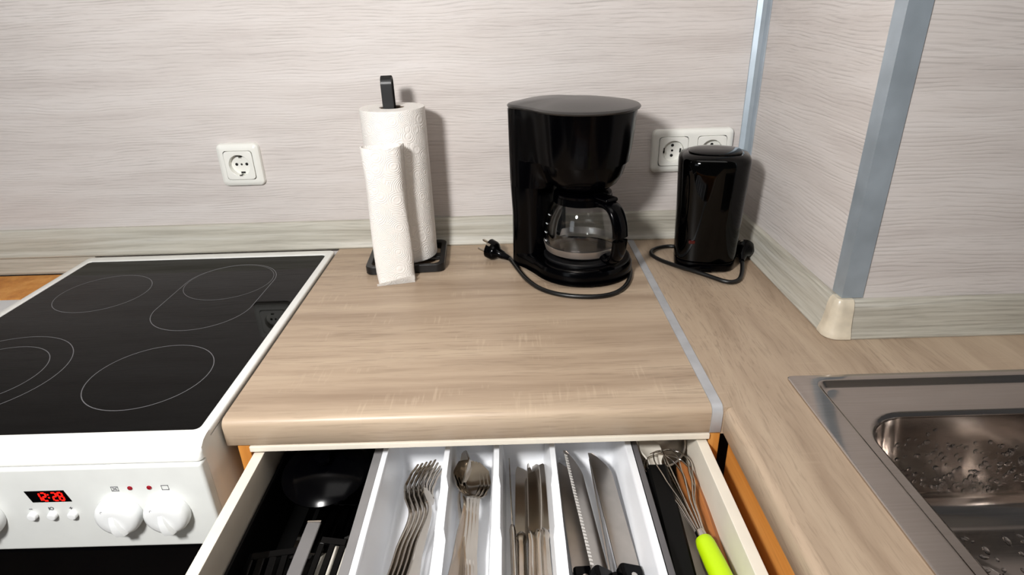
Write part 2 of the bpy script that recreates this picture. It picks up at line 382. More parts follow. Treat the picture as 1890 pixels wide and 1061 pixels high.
# aluminium profiles
m_ = MB().prism([(XR - 0.0003, -0.0003), (XR - 0.0145, -0.0003), (XR - 0.0140, -0.0022), (XR - 0.0062, -0.0060), (XR - 0.0022, -0.0140), (XR - 0.0022, -0.030), (XR - 0.0003, -0.030)], 0.0546, 1.59, 'z')
struct(m_.build('trim_1', MT['alu'], angle=20))
m_ = MB().prism([(XR - 0.0018, PY + 0.0235), (XR - 0.0018, PY - 0.0018), (XR + 0.0265, PY - 0.0018), (XR + 0.0265, PY - 0.0003), (XR - 0.0003, PY - 0.0003), (XR - 0.0003, PY + 0.0235)], 0.0560, 1.59, 'z')
struct(m_.build('trim_2', MT['alu'], angle=20))
# lower wall strip beside the cooker
struct(MB().prism([(-0.0004, -0.0345), (-0.017, -0.0345), (-0.019, -0.030), (-0.0165, -0.012), (-0.0165, -0.0008), (-0.0004, -0.0008)], -2.0, -0.4765, 'x').build('trim_4', MT['base_x'], angle=25))

# ------------------------------------------------------------------ sockets
def socket_insert(root, cx, cz, ang, ysurf):
    """one schuko insert centred at (cx, cz) on the wall, pins along direction ang"""
    def xz(pl, y): return [(cx + p[0], y, cz + p[1]) for p in pl]
    sq = []
    for k in range(64):
        t = 2 * math.pi * k / 64; c_, s_ = math.cos(t), math.sin(t); rr_ = 0.0265 / (abs(c_) ** 9 + abs(s_) ** 9) ** (1 / 9); sq.append((rr_ * c_, rr_ * s_))
    def circ(r):
        out = []
        for p in sq:
            t = math.atan2(p[1], p[0]); out.append((r * math.cos(t), r * math.sin(t)))
        return out
    m = MB(); m.loops([xz(sq, ysurf + 0.004), xz(sq, ysurf - 0.0012), xz([(p[0] * .97, p[1] * .97) for p in sq], ysurf - 0.0018), xz(circ(0.0205), ysurf - 0.0018), xz(circ(0.0196), ysurf - 0.0012),
                       xz(circ(0.0192), ysurf + 0.0099)], cap0=False, cap1=True)
    ins = m.build('socket_insert', MT['socket'], root, world=True)
    ca, sa = math.cos(ang), math.sin(ang)
    for s in (-1, 1):
        hx, hz = cx + s * 0.0095 * ca, cz + s * 0.0095 * sa
        hh = MB(); hh.loops([[(hx + 0.0028 * math.cos(2 * math.pi * k / 14), y, hz + 0.0028 * math.sin(2 * math.pi * k / 14)) for k in range(14)] for y in (ysurf + 0.0098, ysurf + 0.0095)])
        place_sub(hh, 'pin_hole', MT['dark_hole'], ins, root)
        ex, ez = cx - s * 0.0182 * sa, cz + s * 0.0182 * ca
        e = MB().box(-0.0028, 0.0028, -0.004, 0.004, -0.0012, 0.0012)
        e.xf(Matrix.Translation((ex, ysurf + 0.001, ez)) @ Matrix.Rotation(-ang, 4, 'Y'))
        place_sub(e, 'earth_clip', MT['chrome'], ins, root)
        d = MB().box(-0.004, 0.004, -0.0004, 0.0004, -0.0016, 0.0016)
        d.xf(Matrix.Translation((cx - s * 0.0155 * sa, ysurf + 0.0095, cz + s * 0.0155 * ca)) @ Matrix.Rotation(-ang, 4, 'Y'))
        place_sub(d, 'earth_slot', MT['dark_hole'], ins, root)
    sc = MB(); sc.loops([[(cx + 0.002 * math.cos(2 * math.pi * k / 12), y, cz + 0.002 * math.sin(2 * math.pi * k / 12)) for k in range(12)] for y in (ysurf + 0.0098, ysurf + 0.0088)])
    place_sub(sc, 'centre_screw', MT['chrome'], ins, root)
def place_sub(mb, name, mat, part, root):
    m = Matrix.Translation(root.location) @ root.rotation_euler.to_matrix().to_4x4()
    mb.xf(m.inverted()); return mb.build(name, mat, part)
def socket_plate(root, x0, x1, z0, z1, holes):
    """frame plate with square openings"""
    m = MB(); n = 9
    outer = rrect(x0, x1, z0, z1, 0.010, n)
    def ring(ins, y):
        r = max(0.010 - ins, 0.003); return [(p[0], y, p[1]) for p in rrect(x0 + ins, x1 - ins, z0 + ins, z1 - ins, r, n)]
    m.loops([ring(0, -0.0004), ring(0, -0.004), ring(0.0015, -0.0075), ring(0.005, -0.0098), ring(0.0085, -0.0106)], cap0=True, cap1=False)
    # front face with openings
    bm = m.bm; inner = rrect(x0 + 0.0085, x1 - 0.0085, z0 + 0.0085, z1 - 0.0085, 0.003, n)
    Vs = [bm.verts.new((p[0], -0.0106, p[1])) for p in inner]
    ed = [bm.edges.new((Vs[i], Vs[(i + 1) % len(Vs)])) for i in range(len(Vs))]
    for hx, hz in holes:
        hp = rrect(hx - 0.0272, hx + 0.0272, hz - 0.0272, hz + 0.0272, 0.0055, 5)
        hv = [bm.verts.new((p[0], -0.0106, p[1])) for p in hp]; hb = [bm.verts.new((p[0], -0.0060, p[1])) for p in hp]
        k = len(hp)
        for i in range(k):
            ed.append(bm.edges.new((hv[i], hv[(i + 1) % k])))
            bm.faces.new((hv[i], hb[i], hb[(i + 1) % k], hv[(i + 1) % k]))
    bmesh.ops.triangle_fill(bm, edges=ed, use_beauty=True, use_dissolve=False)
    bmesh.ops.remove_doubles(bm, verts=bm.verts, dist=0.00005)
    return m.build('frame_plate', MT['socket'], root, world=True, angle=30)
SX, SZ = -0.1528, 0.1702
s1 = thing('wall_socket', 'single white wall socket on the panel between cooker and paper towels', 'wall socket', (SX, 0, SZ - 0.04))
socket_plate(s1, SX - 0.04, SX + 0.04, SZ - 0.04, SZ + 0.04, [(SX, SZ)]); socket_insert(s1, SX, SZ, 0.0, -0.0106)
DX, DZ = 0.6173, 0.1713
s2 = thing('wall_socket', 'double white wall socket on the panel behind the kettle', 'wall socket', (DX + 0.0755, 0, DZ - 0.04))
socket_plate(s2, DX, DX + 0.151, DZ - 0.04, DZ + 0.04, [(DX + 0.04, DZ), (DX + 0.111, DZ)])
socket_insert(s2, DX + 0.04, DZ, R(88), -0.0106); socket_insert(s2, DX + 0.111, DZ, R(72), -0.0106)

# ------------------------------------------------------------------ worktops
X0, X1, DY, TH = 0.0100, 0.5785, -0.5640, 0.0375
def front_profile(y0, yf, t, r=0.009, r2=0.003, e=0.0):
    P = [(y0, e), (yf + r, e)]
    for k in range(1, 7):
        t_ = R(90 * k / 6); P.append((yf + r - r * math.sin(t_) - (e if k == 6 else 0), e - r + r * math.cos(t_)))
    P += [(yf - e, -t + r2), (yf + r2 - e, -t), (y0, -t)]
    return P
wt = MB().prism(front_profile(-0.0005, DY, TH), X0, X1, 'x').build('worktop', MT['oak_x'], angle=50, flatz=True, wn=False)
tag(wt, 'light oak worktop with rounded front edge between cooker and joint strip', 'worktop')
js = MB().prism(front_profile(-0.0195, DY, TH, e=0.0012), X1 + 0.0002, X1 + 0.0126, 'x').build('joint_strip', MT['alu_strip'], angle=50, flatz=True, wn=False)
tag(js, 'grey metal joint strip between the two oak worktops', 'joint strip')
# L-shaped worktop with the sink cut-out
XF = 0.5935
m_ = MB(); bm = m_.bm
yA = DY
gx = [X1 + 0.0130, XF + 0.009, 0.702, XR - 0.0005, 1.134, 1.45]; gy = [-1.35, -0.925, yA, -0.523, PY - 0.0005, -0.0005]
def cell(i, j):
    if not (0 <= i < 5 and 0 <= j < 5): return False
    cx_, cy_ = (gx[i] + gx[i + 1]) / 2, (gy[j] + gy[j + 1]) / 2
    return not ((cx_ < XF + 0.009 and cy_ < yA) or (cx_ > XR - 0.0005 and cy_ > PY) or (0.702 < cx_ < 1.134 and -0.925 < cy_ < -0.523))
GV = {}
def gv(i, j, z):
    if (i, j, z) not in GV: GV[(i, j, z)] = bm.verts.new((gx[i], gy[j], z))
    return GV[(i, j, z)]
for i in range(5):
    for j in range(5):
        if not cell(i, j): continue
        for z in (0.0, -TH): bm.faces.new((gv(i, j, z), gv(i + 1, j, z), gv(i + 1, j + 1, z), gv(i, j + 1, z)))
        for (di, dj), (p, q) in (((0, -1), ((i, j), (i + 1, j))), ((1, 0), ((i + 1, j), (i + 1, j + 1))), ((0, 1), ((i + 1, j + 1), (i, j + 1))), ((-1, 0), ((i, j + 1), (i, j)))):
            if cell(i + di, j + dj) or (di == -1 and i == 1 and gy[j + 1] <= yA + 1e-6): continue
            bm.faces.new((gv(*p, 0.0), gv(*q, 0.0), gv(*q, -TH), gv(*p, -TH)))
pf = front_profile(XF + 0.009, XF, TH)[1:]
m_.loops([[(p[0], yy, p[1]) for p in pf] for yy in (yA, -1.35)], cap0=False, cap1=True)
bmesh.ops.remove_doubles(bm, verts=bm.verts, dist=0.00002)
wr = m_.build('worktop', MT['oak_y'], angle=50, flatz=True, wn=False)
tag(wr, 'oak corner worktop carrying the sink, running on past the kettle', 'worktop')

# ------------------------------------------------------------------ sink
sk = thing('sink', 'stainless steel inset sink with wet rectangular bowl in the corner worktop', 'sink', (0.918, -0.724, 0.0))
SPEC = [  # x0,x1,y0,y1,r,z
    (0.6860, 1.150, -0.940, -0.5080, 0.006, 0.0004), (0.6860, 1.150, -0.940, -0.5080, 0.006, 0.0022), (0.6880, 1.148, -0.938, -0.5095, 0.007, 0.0034),
    (0.7130, 1.124, -0.916, -0.5200, 0.014, 0.0040), (0.7165, 1.121, -0.913, -0.5225, 0.013, 0.0030), (0.7190, 1.118, -0.910, -0.5270, 0.012, -0.0020), (0.7220, 1.115, -0.907, -0.5310, 0.014, -0.0035),
    (0.7310, 1.106, -0.898, -0.5740, 0.055, -0.0040), (0.7345, 1.103, -0.895, -0.5770, 0.055, -0.0055), (0.7370, 1.100, -0.892, -0.5800, 0.055, -0.0110),
    (0.7420, 1.095, -0.887, -0.5850, 0.055, -0.0600), (0.7470, 1.090, -0.882, -0.5900, 0.055, -0.1100), (0.7520, 1.085, -0.877, -0.5960, 0.054, -0.1270), (0.7630, 1.074, -0.866, -0.6080, 0.050, -0.1380),
    (0.7800, 1.058, -0.850, -0.6260, 0.045, -0.1430), (0.8800, 0.9600, -0.760, -0.7000, 0.028, -0.1455)]
m_ = MB(); m_.loops([ring3(rrect(x0, x1, y0, y1, r, 10), z) for x0, x1, y0, y1, r, z in SPEC], cap0=False, cap1=True)
bowl = m_.build('basin', MT['sink'], sk, world=True, angle=50)
m_ = MB(); m_.torus_lathe([(0.030, -0.1452), (0.030, -0.1435), (0.034, -0.1425), (0.038, -0.1445), (0.036, -0.1452)], 32, (0.92, -0.73)); m_.lathe([(0.0295, -0.1449), (0.0295, -0.1446)], 24, (0.92, -0.73))
m_.build('drain', MT['chrome'], sk, world=True)
# water drops (too many to count): one part
sp = bmesh.new(); bmesh.ops.create_uvsphere(sp, u_segments=10, v_segments=6, radius=1.0)
sp.verts.index_update(); SPH_V = [v.co.copy() for v in sp.verts]; SPH_F = [tuple(v.index for v in f.verts) for f in sp.faces]; sp.free()
DV, DF_ = [], []
def drop(p, nrm, r, sq=0.45, el=1.0):
    q = Vector(nrm).to_track_quat('Z', 'Y').to_matrix().to_4x4()
    mat = Matrix.Translation(p) @ q @ Matrix.Rotation(random.uniform(0, 6.28), 4, 'Z') @ Matrix.Diagonal((r, r * el, r * sq, 1))
    for v in SPH_V: DV.append(mat @ v)
    b0 = len(DV) - len(SPH_V); DF_.extend(tuple(b0 + i for i in f) for f in SPH_F)
def wall_y(z): return -0.580 - (0.011 + -z - 0.011) * 0.1
for k in range(330):                      # back wall of the basin
    x = random.uniform(0.775, 1.07); z = -0.025 - 0.10 * (random.random() ** 0.7)
    if z > -0.045 and random.random() < 0.6: continue
    y = -0.5800 - (-z - 0.011) * (0.010 / 0.099)
    drop((x, y, z), (0, -1, 0.1), random.uniform(0.0014, 0.0034), 0.5, random.uniform(1, 1.6))
for k in range(110):                       # left wall
    y = random.uniform(-0.84, -0.63); z = random.uniform(-0.12, -0.035); x = 0.737 + (-z - 0.011) * (0.010 / 0.099)
    drop((x, y, z), (1, 0, 0.1), random.uniform(0.0014, 0.0032), 0.5)
for k in range(260):                       # floor
    x = random.uniform(0.785, 1.05); y = random.uniform(-0.85, -0.63); t = min(1, max(0, min((x - 0.78) / 0.1, (-0.626 - y) / 0.074)))
    drop((x, y, -0.1430 - 0.0025 * t), (0, 0, 1), random.uniform(0.0015, 0.0042), 0.4, random.uniform(1, 2.0))
for k in range(16):
    x = random.uniform(0.81, 1.03); y = random.uniform(-0.76, -0.66); t = min(1, max(0, min((x - 0.78) / 0.1, (-0.626 - y) / 0.074)))
    drop((x, y, -0.1432 - 0.0025 * t), (0, 0, 1), random.uniform(0.008, 0.016), 0.12, random.uniform(1.2, 2.0))
me = bpy.data.meshes.new('water_drops'); me.from_pydata([v - sk.location for v in DV], [], DF_); me.materials.append(MT['water'])
for p in me.polygons: p.use_smooth = True
wd = bpy.data.objects.new('water_drops', me); col.objects.link(wd); wd.parent = sk; wd['kind'] = 'stuff'

# ------------------------------------------------------------------ cooker
CX0, CX1 = -0.4720, 0.0075
ck = thing('cooker', 'white freestanding cooker with black ceramic hob beside the oak worktop', 'cooker', ((CX0 + CX1) / 2, -0.33, -H))
MB().box(CX0 + 0.001, CX1 - 0.001, -0.606, -0.040, -H + 0.0005, -0.004, 0.003).build('body', MT['white_enamel'], ck, world=True)
GX0, GX1, GY0, GY1 = -0.4580, -0.0050, -0.5830, -0.0600
m_ = MB()
o_ = lambda e, r, z: ring3(rrect(CX0 + e, CX1 - e, -0.592 + e, -0.0375 - e, r, 6), z)
i_ = lambda e, r, z: ring3(rrect(GX0 - e, GX1 + e, GY0 - e, GY1 + e, r, 6), z)
m_.loops([o_(0.002, 0.006, -0.004), o_(0, 0.008, -0.001), o_(0.0002, 0.008, 0.0035), o_(0.002, 0.008, 0.0058), i_(0.0022, 0.008, 0.0062), i_(0.0004, 0.007, 0.0050), i_(0.0002, 0.007, 0.0020)], cap0=False, cap1=False)
m_.build('hob_frame', MT['white_enamel'], ck, world=True, angle=60)
m_ = MB(); m_.loops([i_(0, 0.007, 0.0010), i_(0, 0.007, 0.0042), i_(-0.0008, 0.007, 0.0048)]); hob = m_.build('hob_glass', MT['hobglass'], ck, world=True)
def flat_ring(name, cx, cy, r, stretch=0.0, wd=0.0011):
    n = 72; rings = []
    for rr, z in ((r + wd / 2, 0.0047), (r + wd / 2, 0.00492), (r - wd / 2, 0.00492), (r - wd / 2, 0.0047)):
        rg = []
        for k in range(n):
            t = 2 * math.pi * k / n; dy = (stretch / 2 if math.sin(t) >= 0 else -stretch / 2)
            rg.append((cx + rr * math.cos(t), cy + dy + rr * math.sin(t), z))
        rings.append(rg)
    m = MB(); m.loops(rings, cap0=False, cap1=False); place_sub(m, name, MT['ringprint'], hob, ck)
flat_ring('zone_ring', -0.343, -0.204, 0.073); flat_ring('zone_ring', -0.142, -0.172, 0.073, 0.0, 0.0008); flat_ring('zone_ring', -0.141, -0.222, 0.0765, 0.098)
flat_ring('zone_ring', -0.122, -0.467, 0.076); flat_ring('zone_ring', -0.352, -0.455, 0.102); flat_ring('zone_ring', -0.350, -0.455, 0.073)
# front lip below the hob
LP = [(-0.585, 0.0056), (-0.592, 0.0054), (-0.600, 0.0036), (-0.607, -0.0008), (-0.6125, -0.007), (-0.6145, -0.0125), (-0.6135, -0.0148), (-0.600, -0.0148), (-0.585, -0.006)]
m_ = MB(); rings = []
for k in range(5):
    t = k / 4; e = 0.008 * (1 - math.sin(t * math.pi / 2)); xx = CX0 + 0.008 * (1 - math.cos(t * math.pi / 2))
    rings.append([(xx, max(y, -0.6145 + e) if y < -0.5925 else y, z) for y, z in LP])
for k in range(4, -1, -1):
    t = k / 4; e = 0.008 * (1 - math.sin(t * math.pi / 2)); xx = CX1 - 0.008 * (1 - math.cos(t * math.pi / 2))
    rings.append([(xx, max(y, -0.6145 + e) if y < -0.5925 else y, z) for y, z in LP])
m_.loops(rings); m_.build('front_lip', MT['white_enamel'], ck, world=True, angle=60)
PYF = -0.6165
MB().box(CX0 + 0.0005, CX1 - 0.0005, PYF, -0.600, -0.1370, -0.0160, 0.004, 3).build('control_panel', MT['panel_white'], ck, world=True)
# oven door with handle
dr = MB().box(CX0 + 0.0005, CX1 - 0.0005, -0.6140, -0.6065, -0.60, -0.1400, 0.003).build('oven_door', MT['ovenglass'], ck, world=True)
hb = MB().tube([(CX0 + 0.06, -0.640, -0.235), (CX1 - 0.06, -0.640, -0.235)], 0.009, 12)
for sx_ in (CX0 + 0.07, CX1 - 0.07): hb.tube([(sx_, -0.612, -0.235), (sx_, -0.640, -0.235)], 0.006, 10)
place_sub(hb, 'door_handle', MT['white_enamel'], dr, ck)
# display
def slant(x0, x1, z0, z1, sh): return [(x0, z1), (x1, z1), (x1 + sh, z0), (x0 + sh, z0)]
m_ = MB(); m_.prism(slant(-0.1975, -0.1535, -0.0635, -0.0475, 0.0045), PYF - 0.0006, PYF + 0.001, 'y'); dsp = m_.build('clock_display', MT['ovenglass'], ck, world=True)
SEG = {'1': 'bc', '2': 'abged', '8': 'abcdefg', '0': 'abcdef'}
def digit(ch, x, z, wd, ht, th):
    m = MB(); h2 = ht / 2
    S = {'a': (0, ht, wd, ht), 'b': (wd, h2, wd, ht), 'c': (wd, 0, wd, h2), 'd': (0, 0, wd, 0), 'e': (0, 0, 0, h2), 'f': (0, h2, 0, ht), 'g': (0, h2, wd, h2)}
    for s_ in SEG[ch]:
        xa, za, xb, zb = S[s_]; sl = lambda zz: (ht - zz) * 0.12
        if za == zb: m.box(x + xa + sl(za) + th * .3, x + xb + sl(za) - th * .3, PYF - 0.0010, PYF - 0.0007, z + za - th / 2, z + za + th / 2)
        else:
            zc = (za + zb) / 2; m.box(x + xa + sl(zc) - th / 2, x + xa + sl(zc) + th / 2, PYF - 0.0010, PYF - 0.0007, z + za + th * .3, z + zb - th * .3)
    place_sub(m, 'digit', MT['led'], dsp, ck)
for ch, x in (('1', -0.1870), ('2', -0.1800), ('2', -0.1685), ('8', -0.1615)): digit(ch, x, -0.0612, 0.0046, 0.0112, 0.0017)
for dz in (0.0035, 0.0078):
    m_ = MB().box(-0.1730, -0.1714, PYF - 0.0010, PYF - 0.0007, -0.0612 + dz, -0.0612 + dz + 0.0016); place_sub(m_, 'colon_dot', MT['led'], dsp, ck)
def ydisc(m, x, z, y0, prof, n=28):
    """lathe around the y axis: prof = (radius, outward offset)"""
    m.loops([[(x + r * math.cos(2 * math.pi * k / n), y0 - o, z + r * math.sin(2 * math.pi * k / n)) for k in range(n)] for r, o in prof]); return m
for x in (-0.1990, -0.1765, -0.1535):
    ydisc(MB(), x, -0.0825, PYF, [(0.0052, -0.001), (0.0052, 0.003), (0.0046, 0.0048), (0.0030, 0.0056)]).build('push_button', MT['knob_white'], ck, world=True)
def stroke(pts, parent_mat, wd=0.0005, closed=False):
    m = MB(); m.tube([(x, PYF - 0.0002, z) for x, z in pts], wd, 6, closed=closed); return m.build('printed_symbol', parent_mat, ck, world=True)
gp = MT['ringprint']
stroke([(-0.2010, -0.0735), (-0.1975, -0.0735)], gp); stroke([(-0.1555, -0.0735), (-0.1520, -0.0735)], gp); stroke([(-0.15375, -0.0752), (-0.15375, -0.0718)], gp)
stroke([(-0.1755 + 0.002 * math.cos(t * .7), -0.0735 + 0.002 * math.sin(t * .7)) for t in range(9)], gp, closed=True); stroke([(-0.1785, -0.0715), (-0.1785, -0.0755)], gp)
def sq_icon(x, z, cross):
    stroke([(x - 0.0038, z - 0.003), (x + 0.0038, z - 0.003), (x + 0.0038, z + 0.003), (x - 0.0038, z + 0.003)], gp, closed=True)
    if cross: stroke([(x - 0.0022, z - 0.0016), (x + 0.0022, z + 0.0016)], gp, 0.0004); stroke([(x - 0.0022, z + 0.0016), (x + 0.0022, z - 0.0016)], gp, 0.0004)
sq_icon(-0.0960, -0.0475, True); sq_icon(-0.0400, -0.0475, False)
for x in (-0.0790, -0.0575): ydisc(MB(), x, -0.0470, PYF, [(0.0028, -0.001), (0.0028, 0.0006), (0.0018, 0.0014)], 20).build('indicator_lamp', MT['redlamp'], ck, world=True)
def knob(x, z, ang):
    kb = ydisc(MB(), x, z, PYF, [(0.0245, 0.0003), (0.0250, 0.004), (0.0244, 0.009), (0.0225, 0.0128), (0.018, 0.0150), (0.010, 0.0160)], 40).build('knob', MT['knob_white'], ck, world=True, angle=60)
    m = MB(); L_ = 0.0215
    ends = []
    for f, s_, wf in ((-.98, 0.0150, 1.0), (-.90, 0.0185, 1.0), (-.5, 0.0205, 0.9), (.05, 0.0190, 0.66), (.45, 0.0150, 0.40)):
        ends.append([(-0.0085 * wf, -0.010, f * L_), (-0.0050 * wf, -s_, f * L_), (0.0050 * wf, -s_, f * L_), (0.0085 * wf, -0.010, f * L_)])
    m.loops(ends); m.xf(Matrix.Translation((x, PYF, z)) @ Matrix.Rotation(ang, 4, 'Y')); place_sub(m, 'grip', MT['knob_white'], kb, ck)
    z0 = MB(); z0.tube([(x - 0.010 + 0.0014 * math.cos(t * .785), PYF - 0.0150, z + 0.013 + 0.0021 * math.sin(t * .785)) for t in range(8)], 0.0003, 6, closed=True); place_sub(z0, 'zero_mark', gp, kb, ck)
for x in (-0.0985, -0.0440, -0.2560, -0.3105, -0.3650, -0.4195): knob(x, -0.0815, R(-10))

# ------------------------------------------------------------------ low cabinet beyond the cooker
cb = thing('base_cabinet', 'low cabinet with beech back rail on the far side of the cooker', 'cabinet', (-0.80, -0.33, -H))
MB().box(-1.10, -0.4800, -0.58, -0.020, -H + 0.001, -0.052, 0.001).build('carcass', MT['cream'], cb, world=True)
MB().box(-1.10, -0.4800, -0.130, -0.020, -0.0515, -0.0355, 0.001).build('back_rail', MT['beech'], cb, world=True)
MB().box(-1.10, -0.4800, -0.58, -0.1305, -0.0515, -0.0365, 0.002).build('top_board', MT['grey_board'], cb, world=True)

# ------------------------------------------------------------------ drawer cabinet + drawer
dc = thing('drawer_cabinet', 'beech drawer cabinet under the light oak worktop', 'cabinet', (0.31, -0.30, -H))
for x0, x1 in ((0.0205, 0.0345), (0.5800, 0.5925)): MB().box(x0, x1, -0.5615, -0.03, -H + 0.001, -0.0380, 0.0006).build('side_panel', MT['beech'], dc, world=True)
MB().box(0.0348, 0.5798, -0.5640, -0.530, -0.0455, -0.0380, 0.001).build('top_rail', MT['cream'], dc, world=True)
MB().box(0.0348, 0.5798, -0.045, -0.035, -H + 0.001, -0.0400).build('back_panel', MT['cream'], dc, world=True)
MB().box(0.0348, 0.5798, -0.5600, -0.05, -0.2200, -0.2050).build('shelf', MT['beech'], dc, world=True)
sc_ = thing('sink_cabinet', 'beech cabinet front under the sink worktop', 'cabinet', (0.9, -0.95, -H))
MB().box(0.6000, 0.6180, -1.33, -0.5700, -H + 0.001, -0.0380, 0.001).build('front_panel', MT['beech_y'], sc_, world=True)
MB().box(0.6185, 0.6520, -0.5880, -0.5700, -H + 0.001, -0.0380, 0.001).build('side_panel', MT['beech'], sc_, world=True)
MB().box(0.6525, 1.30, -1.33, -1.315, -H + 0.001, -0.2, 0.001).build('end_panel', MT['beech'], sc_, world=True)

dw = thing('drawer', 'open cream drawer pulled out under the oak worktop, full of cutlery', 'drawer', (0.307, -0.70, -0.170))
DF = -0.160; YB, YF = -0.4700, -0.9200
MB().box(0.0365, 0.0495, YF, YB, DF - 0.012, -0.0500, 0.0012).build('side', MT['cream'], dw, world=True)
MB().box(0.5660, 0.5785, YF, YB, DF - 0.012, -0.0500, 0.0012).build('side', MT['cream'], dw, world=True)
MB().box(0.0498, 0.5657, YB - 0.013, YB, DF - 0.012, -0.0540, 0.001).build('back', MT['cream'], dw, world=True)
MB().box(0.0498, 0.5657, YF, YB - 0.0133, DF - 0.010, DF, 0.0005).build('bottom', MT['cream'], dw, world=True)
fr = MB().box(0.0200, 0.5900, YF - 0.0185, YF - 0.0003, -0.190, -0.0480, 0.002).build('front', MT['beech'], dw, world=True)
hm = MB().tube([(0.25, YF - 0.019, -0.11), (0.25, YF - 0.04, -0.11), (0.37, YF - 0.04, -0.11), (0.37, YF - 0.019, -0.11)], 0.005, 10, smooth=1); place_sub(hm, 'handle', MT['chrome'], fr, dw)

dg = plain('dark_grey_divider', (92, 90, 92), 0.4, var=0.02)
MB().box(0.1738, 0.1846, YF + 0.002, YB - 0.0138, DF + 0.0003, -0.0720, 0.0012).build('divider', plain('grey_divider', (128, 126, 126), 0.45, var=0.02), dw, world=True)
MB().box(0.4935, 0.5005, YF + 0.002, YB - 0.0138, DF + 0.0003, -0.0700, 0.0012).build('divider', dg, dw, world=True)
# cutlery tray: floor, sloped rim walls and three stepped dividers
TX0, TX1, TYB, TYF, TZ, TF = 0.1860, 0.4920, -0.4870, -0.9000, -0.0680, -0.1300
ct = thing('cutlery_tray', 'white plastic cutlery tray with four compartments in the open drawer', 'cutlery tray', (0.339, -0.69, DF))
m_ = MB()
q = lambda e, r, z: ring3(rrect(TX0 + e, TX1 - e, TYF + e, TYB - e, r, 5), z)
m_.loops([q(0.012, 0.010, DF + 0.0008), q(0.004, 0.010, TZ - 0.004), q(0.000, 0.008, TZ - 0.003), q(0.0, 0.008, TZ), q(0.0065, 0.009, TZ + 0.0004), q(0.0085, 0.010, TZ - 0.003), q(0.0150, 0.012, TF + 0.010), q(0.019, 0.014, TF + 0.002), q(0.027, 0.012, TF)])
m_.build('tray_shell', MT['tray_white'], ct, world=True, angle=50)
def divider(xt):
    P = [(TYB - 0.009, TF - 0.002), (TYB - 0.009, TZ - 0.0012), (-0.588, TZ - 0.0012), (-0.592, TZ - 0.014), (-0.652, TZ - 0.016), (-0.656, TZ - 0.028), (-0.76, TZ - 0.029), (-0.77, TZ - 0.012), (TYF + 0.012, TZ - 0.010), (TYF + 0.012, TF - 0.002)]
    m = MB(); R_ = []
    for sx_, fl in ((-1, 1), (1, 1)):
        R_.append([(xt + sx_ * (0.0030 + 0.0070 * (TZ - z) / (TZ - TF)), y, z) for y, z in P])
    m.loops(R_); return m.build('divider', MT['tray_white'], ct, world=True, angle=30)
for xt in (0.2655, 0.3265, 0.3950): divider(xt)

# black bin on the other side of the tray
bn = thing('black_bin', 'black plastic bin lying in the drawer next to the white cutlery tray', 'bin', (0.117, -0.69, DF))
q = lambda e, z: ring3(rrect(0.0515 + e, 0.1725 - e, -0.900 + e, -0.490 - e, 0.010, 5), z)
m_ = MB(); m_.loops([q(0.006, DF + 0.0008), q(0, -0.092), q(0, -0.088), q(0.003, -0.088), q(0.004, -0.093), q(0.009, DF + 0.006), q(0.014, DF + 0.004)]); m_.build('bin_shell', MT['black_matte'], bn, world=True, angle=50)

# ------------------------------------------------------------------ cutlery
def lerp_tab(t, tab):
    for i in range(len(tab) - 1):
        if t <= tab[i + 1][0]:
            f = (t - tab[i][0]) / (tab[i + 1][0] - tab[i][0]); f = f * f * (3 - 2 * f)
            return tab[i][1] * (1 - f) + tab[i + 1][1] * f
    return tab[-1][1]
def fork_mesh():
    m = MB(); L_ = 0.195
    W = [(0, 0.0085), (0.08, 0.0100), (0.35, 0.0065), (0.58, 0.0035), (0.66, 0.0038), (0.74, 0.0115), (0.78, 0.0122)]
    Z = [(0, 0.0), (0.3, 0.003), (0.6, 0.010), (0.74, 0.004), (0.84, 0.0), (0.93, 0.004), (1.0, 0.012)]
    rows = []
    for i in range(27):
        t = 0.78 * i / 26; ww = lerp_tab(t, W); rows.append([(u * ww, t * L_, lerp_tab(t, Z) - 0.0012 * u * u) for u in (-1, -.5, 0, .5, 1)])
    m.strip(rows, 0.0019)
    for k in range(4):
        xc = (-1.5 + k) * 0.0064; rows = []
        for i in range(10):
            t = 0.775 + 0.225 * i / 9; hw = 0.0022 * (1 - 0.45 * (i / 9)); xx = xc * (1 - 0.12 * i / 9); rows.append([(xx - hw, t * L_, lerp_tab(t, Z) - 0.001), (xx, t * L_, lerp_tab(t, Z)), (xx + hw, t * L_, lerp_tab(t, Z) - 0.001)])
        m.strip(rows, 0.0016)
    return m
def spoon_mesh(bw=0.0185):
    m = MB(); L_ = 0.198; rows = []
    W = [(0, 0.0085), (0.08, 0.0100), (0.35, 0.0062), (0.62, 0.0034), (0.69, 0.0044), (0.76, 0.0135), (0.86, bw), (0.94, 0.0155), (0.985, 0.0075), (1.0, 0.001)]
    Z = [(0, 0.0), (0.3, 0.003), (0.62, 0.010), (0.74, 0.006), (0.86, 0.004), (1.0, 0.008)]
    for i in range(41):
        t = i / 40; ww = lerp_tab(t, W); b_ = max(0, math.sin(math.pi * min(1, max(0, (t - 0.70) / 0.30)))) * 0.0085
        rows.append([(u * ww, t * L_, lerp_tab(t, Z) - b_ * (1 - u * u) - 0.0010 * u * u * (1 if t < .7 else 0)) for u in (-1, -.8, -.55, -.28, 0, .28, .55, .8, 1)])
    m.strip(rows, 0.0016); return m
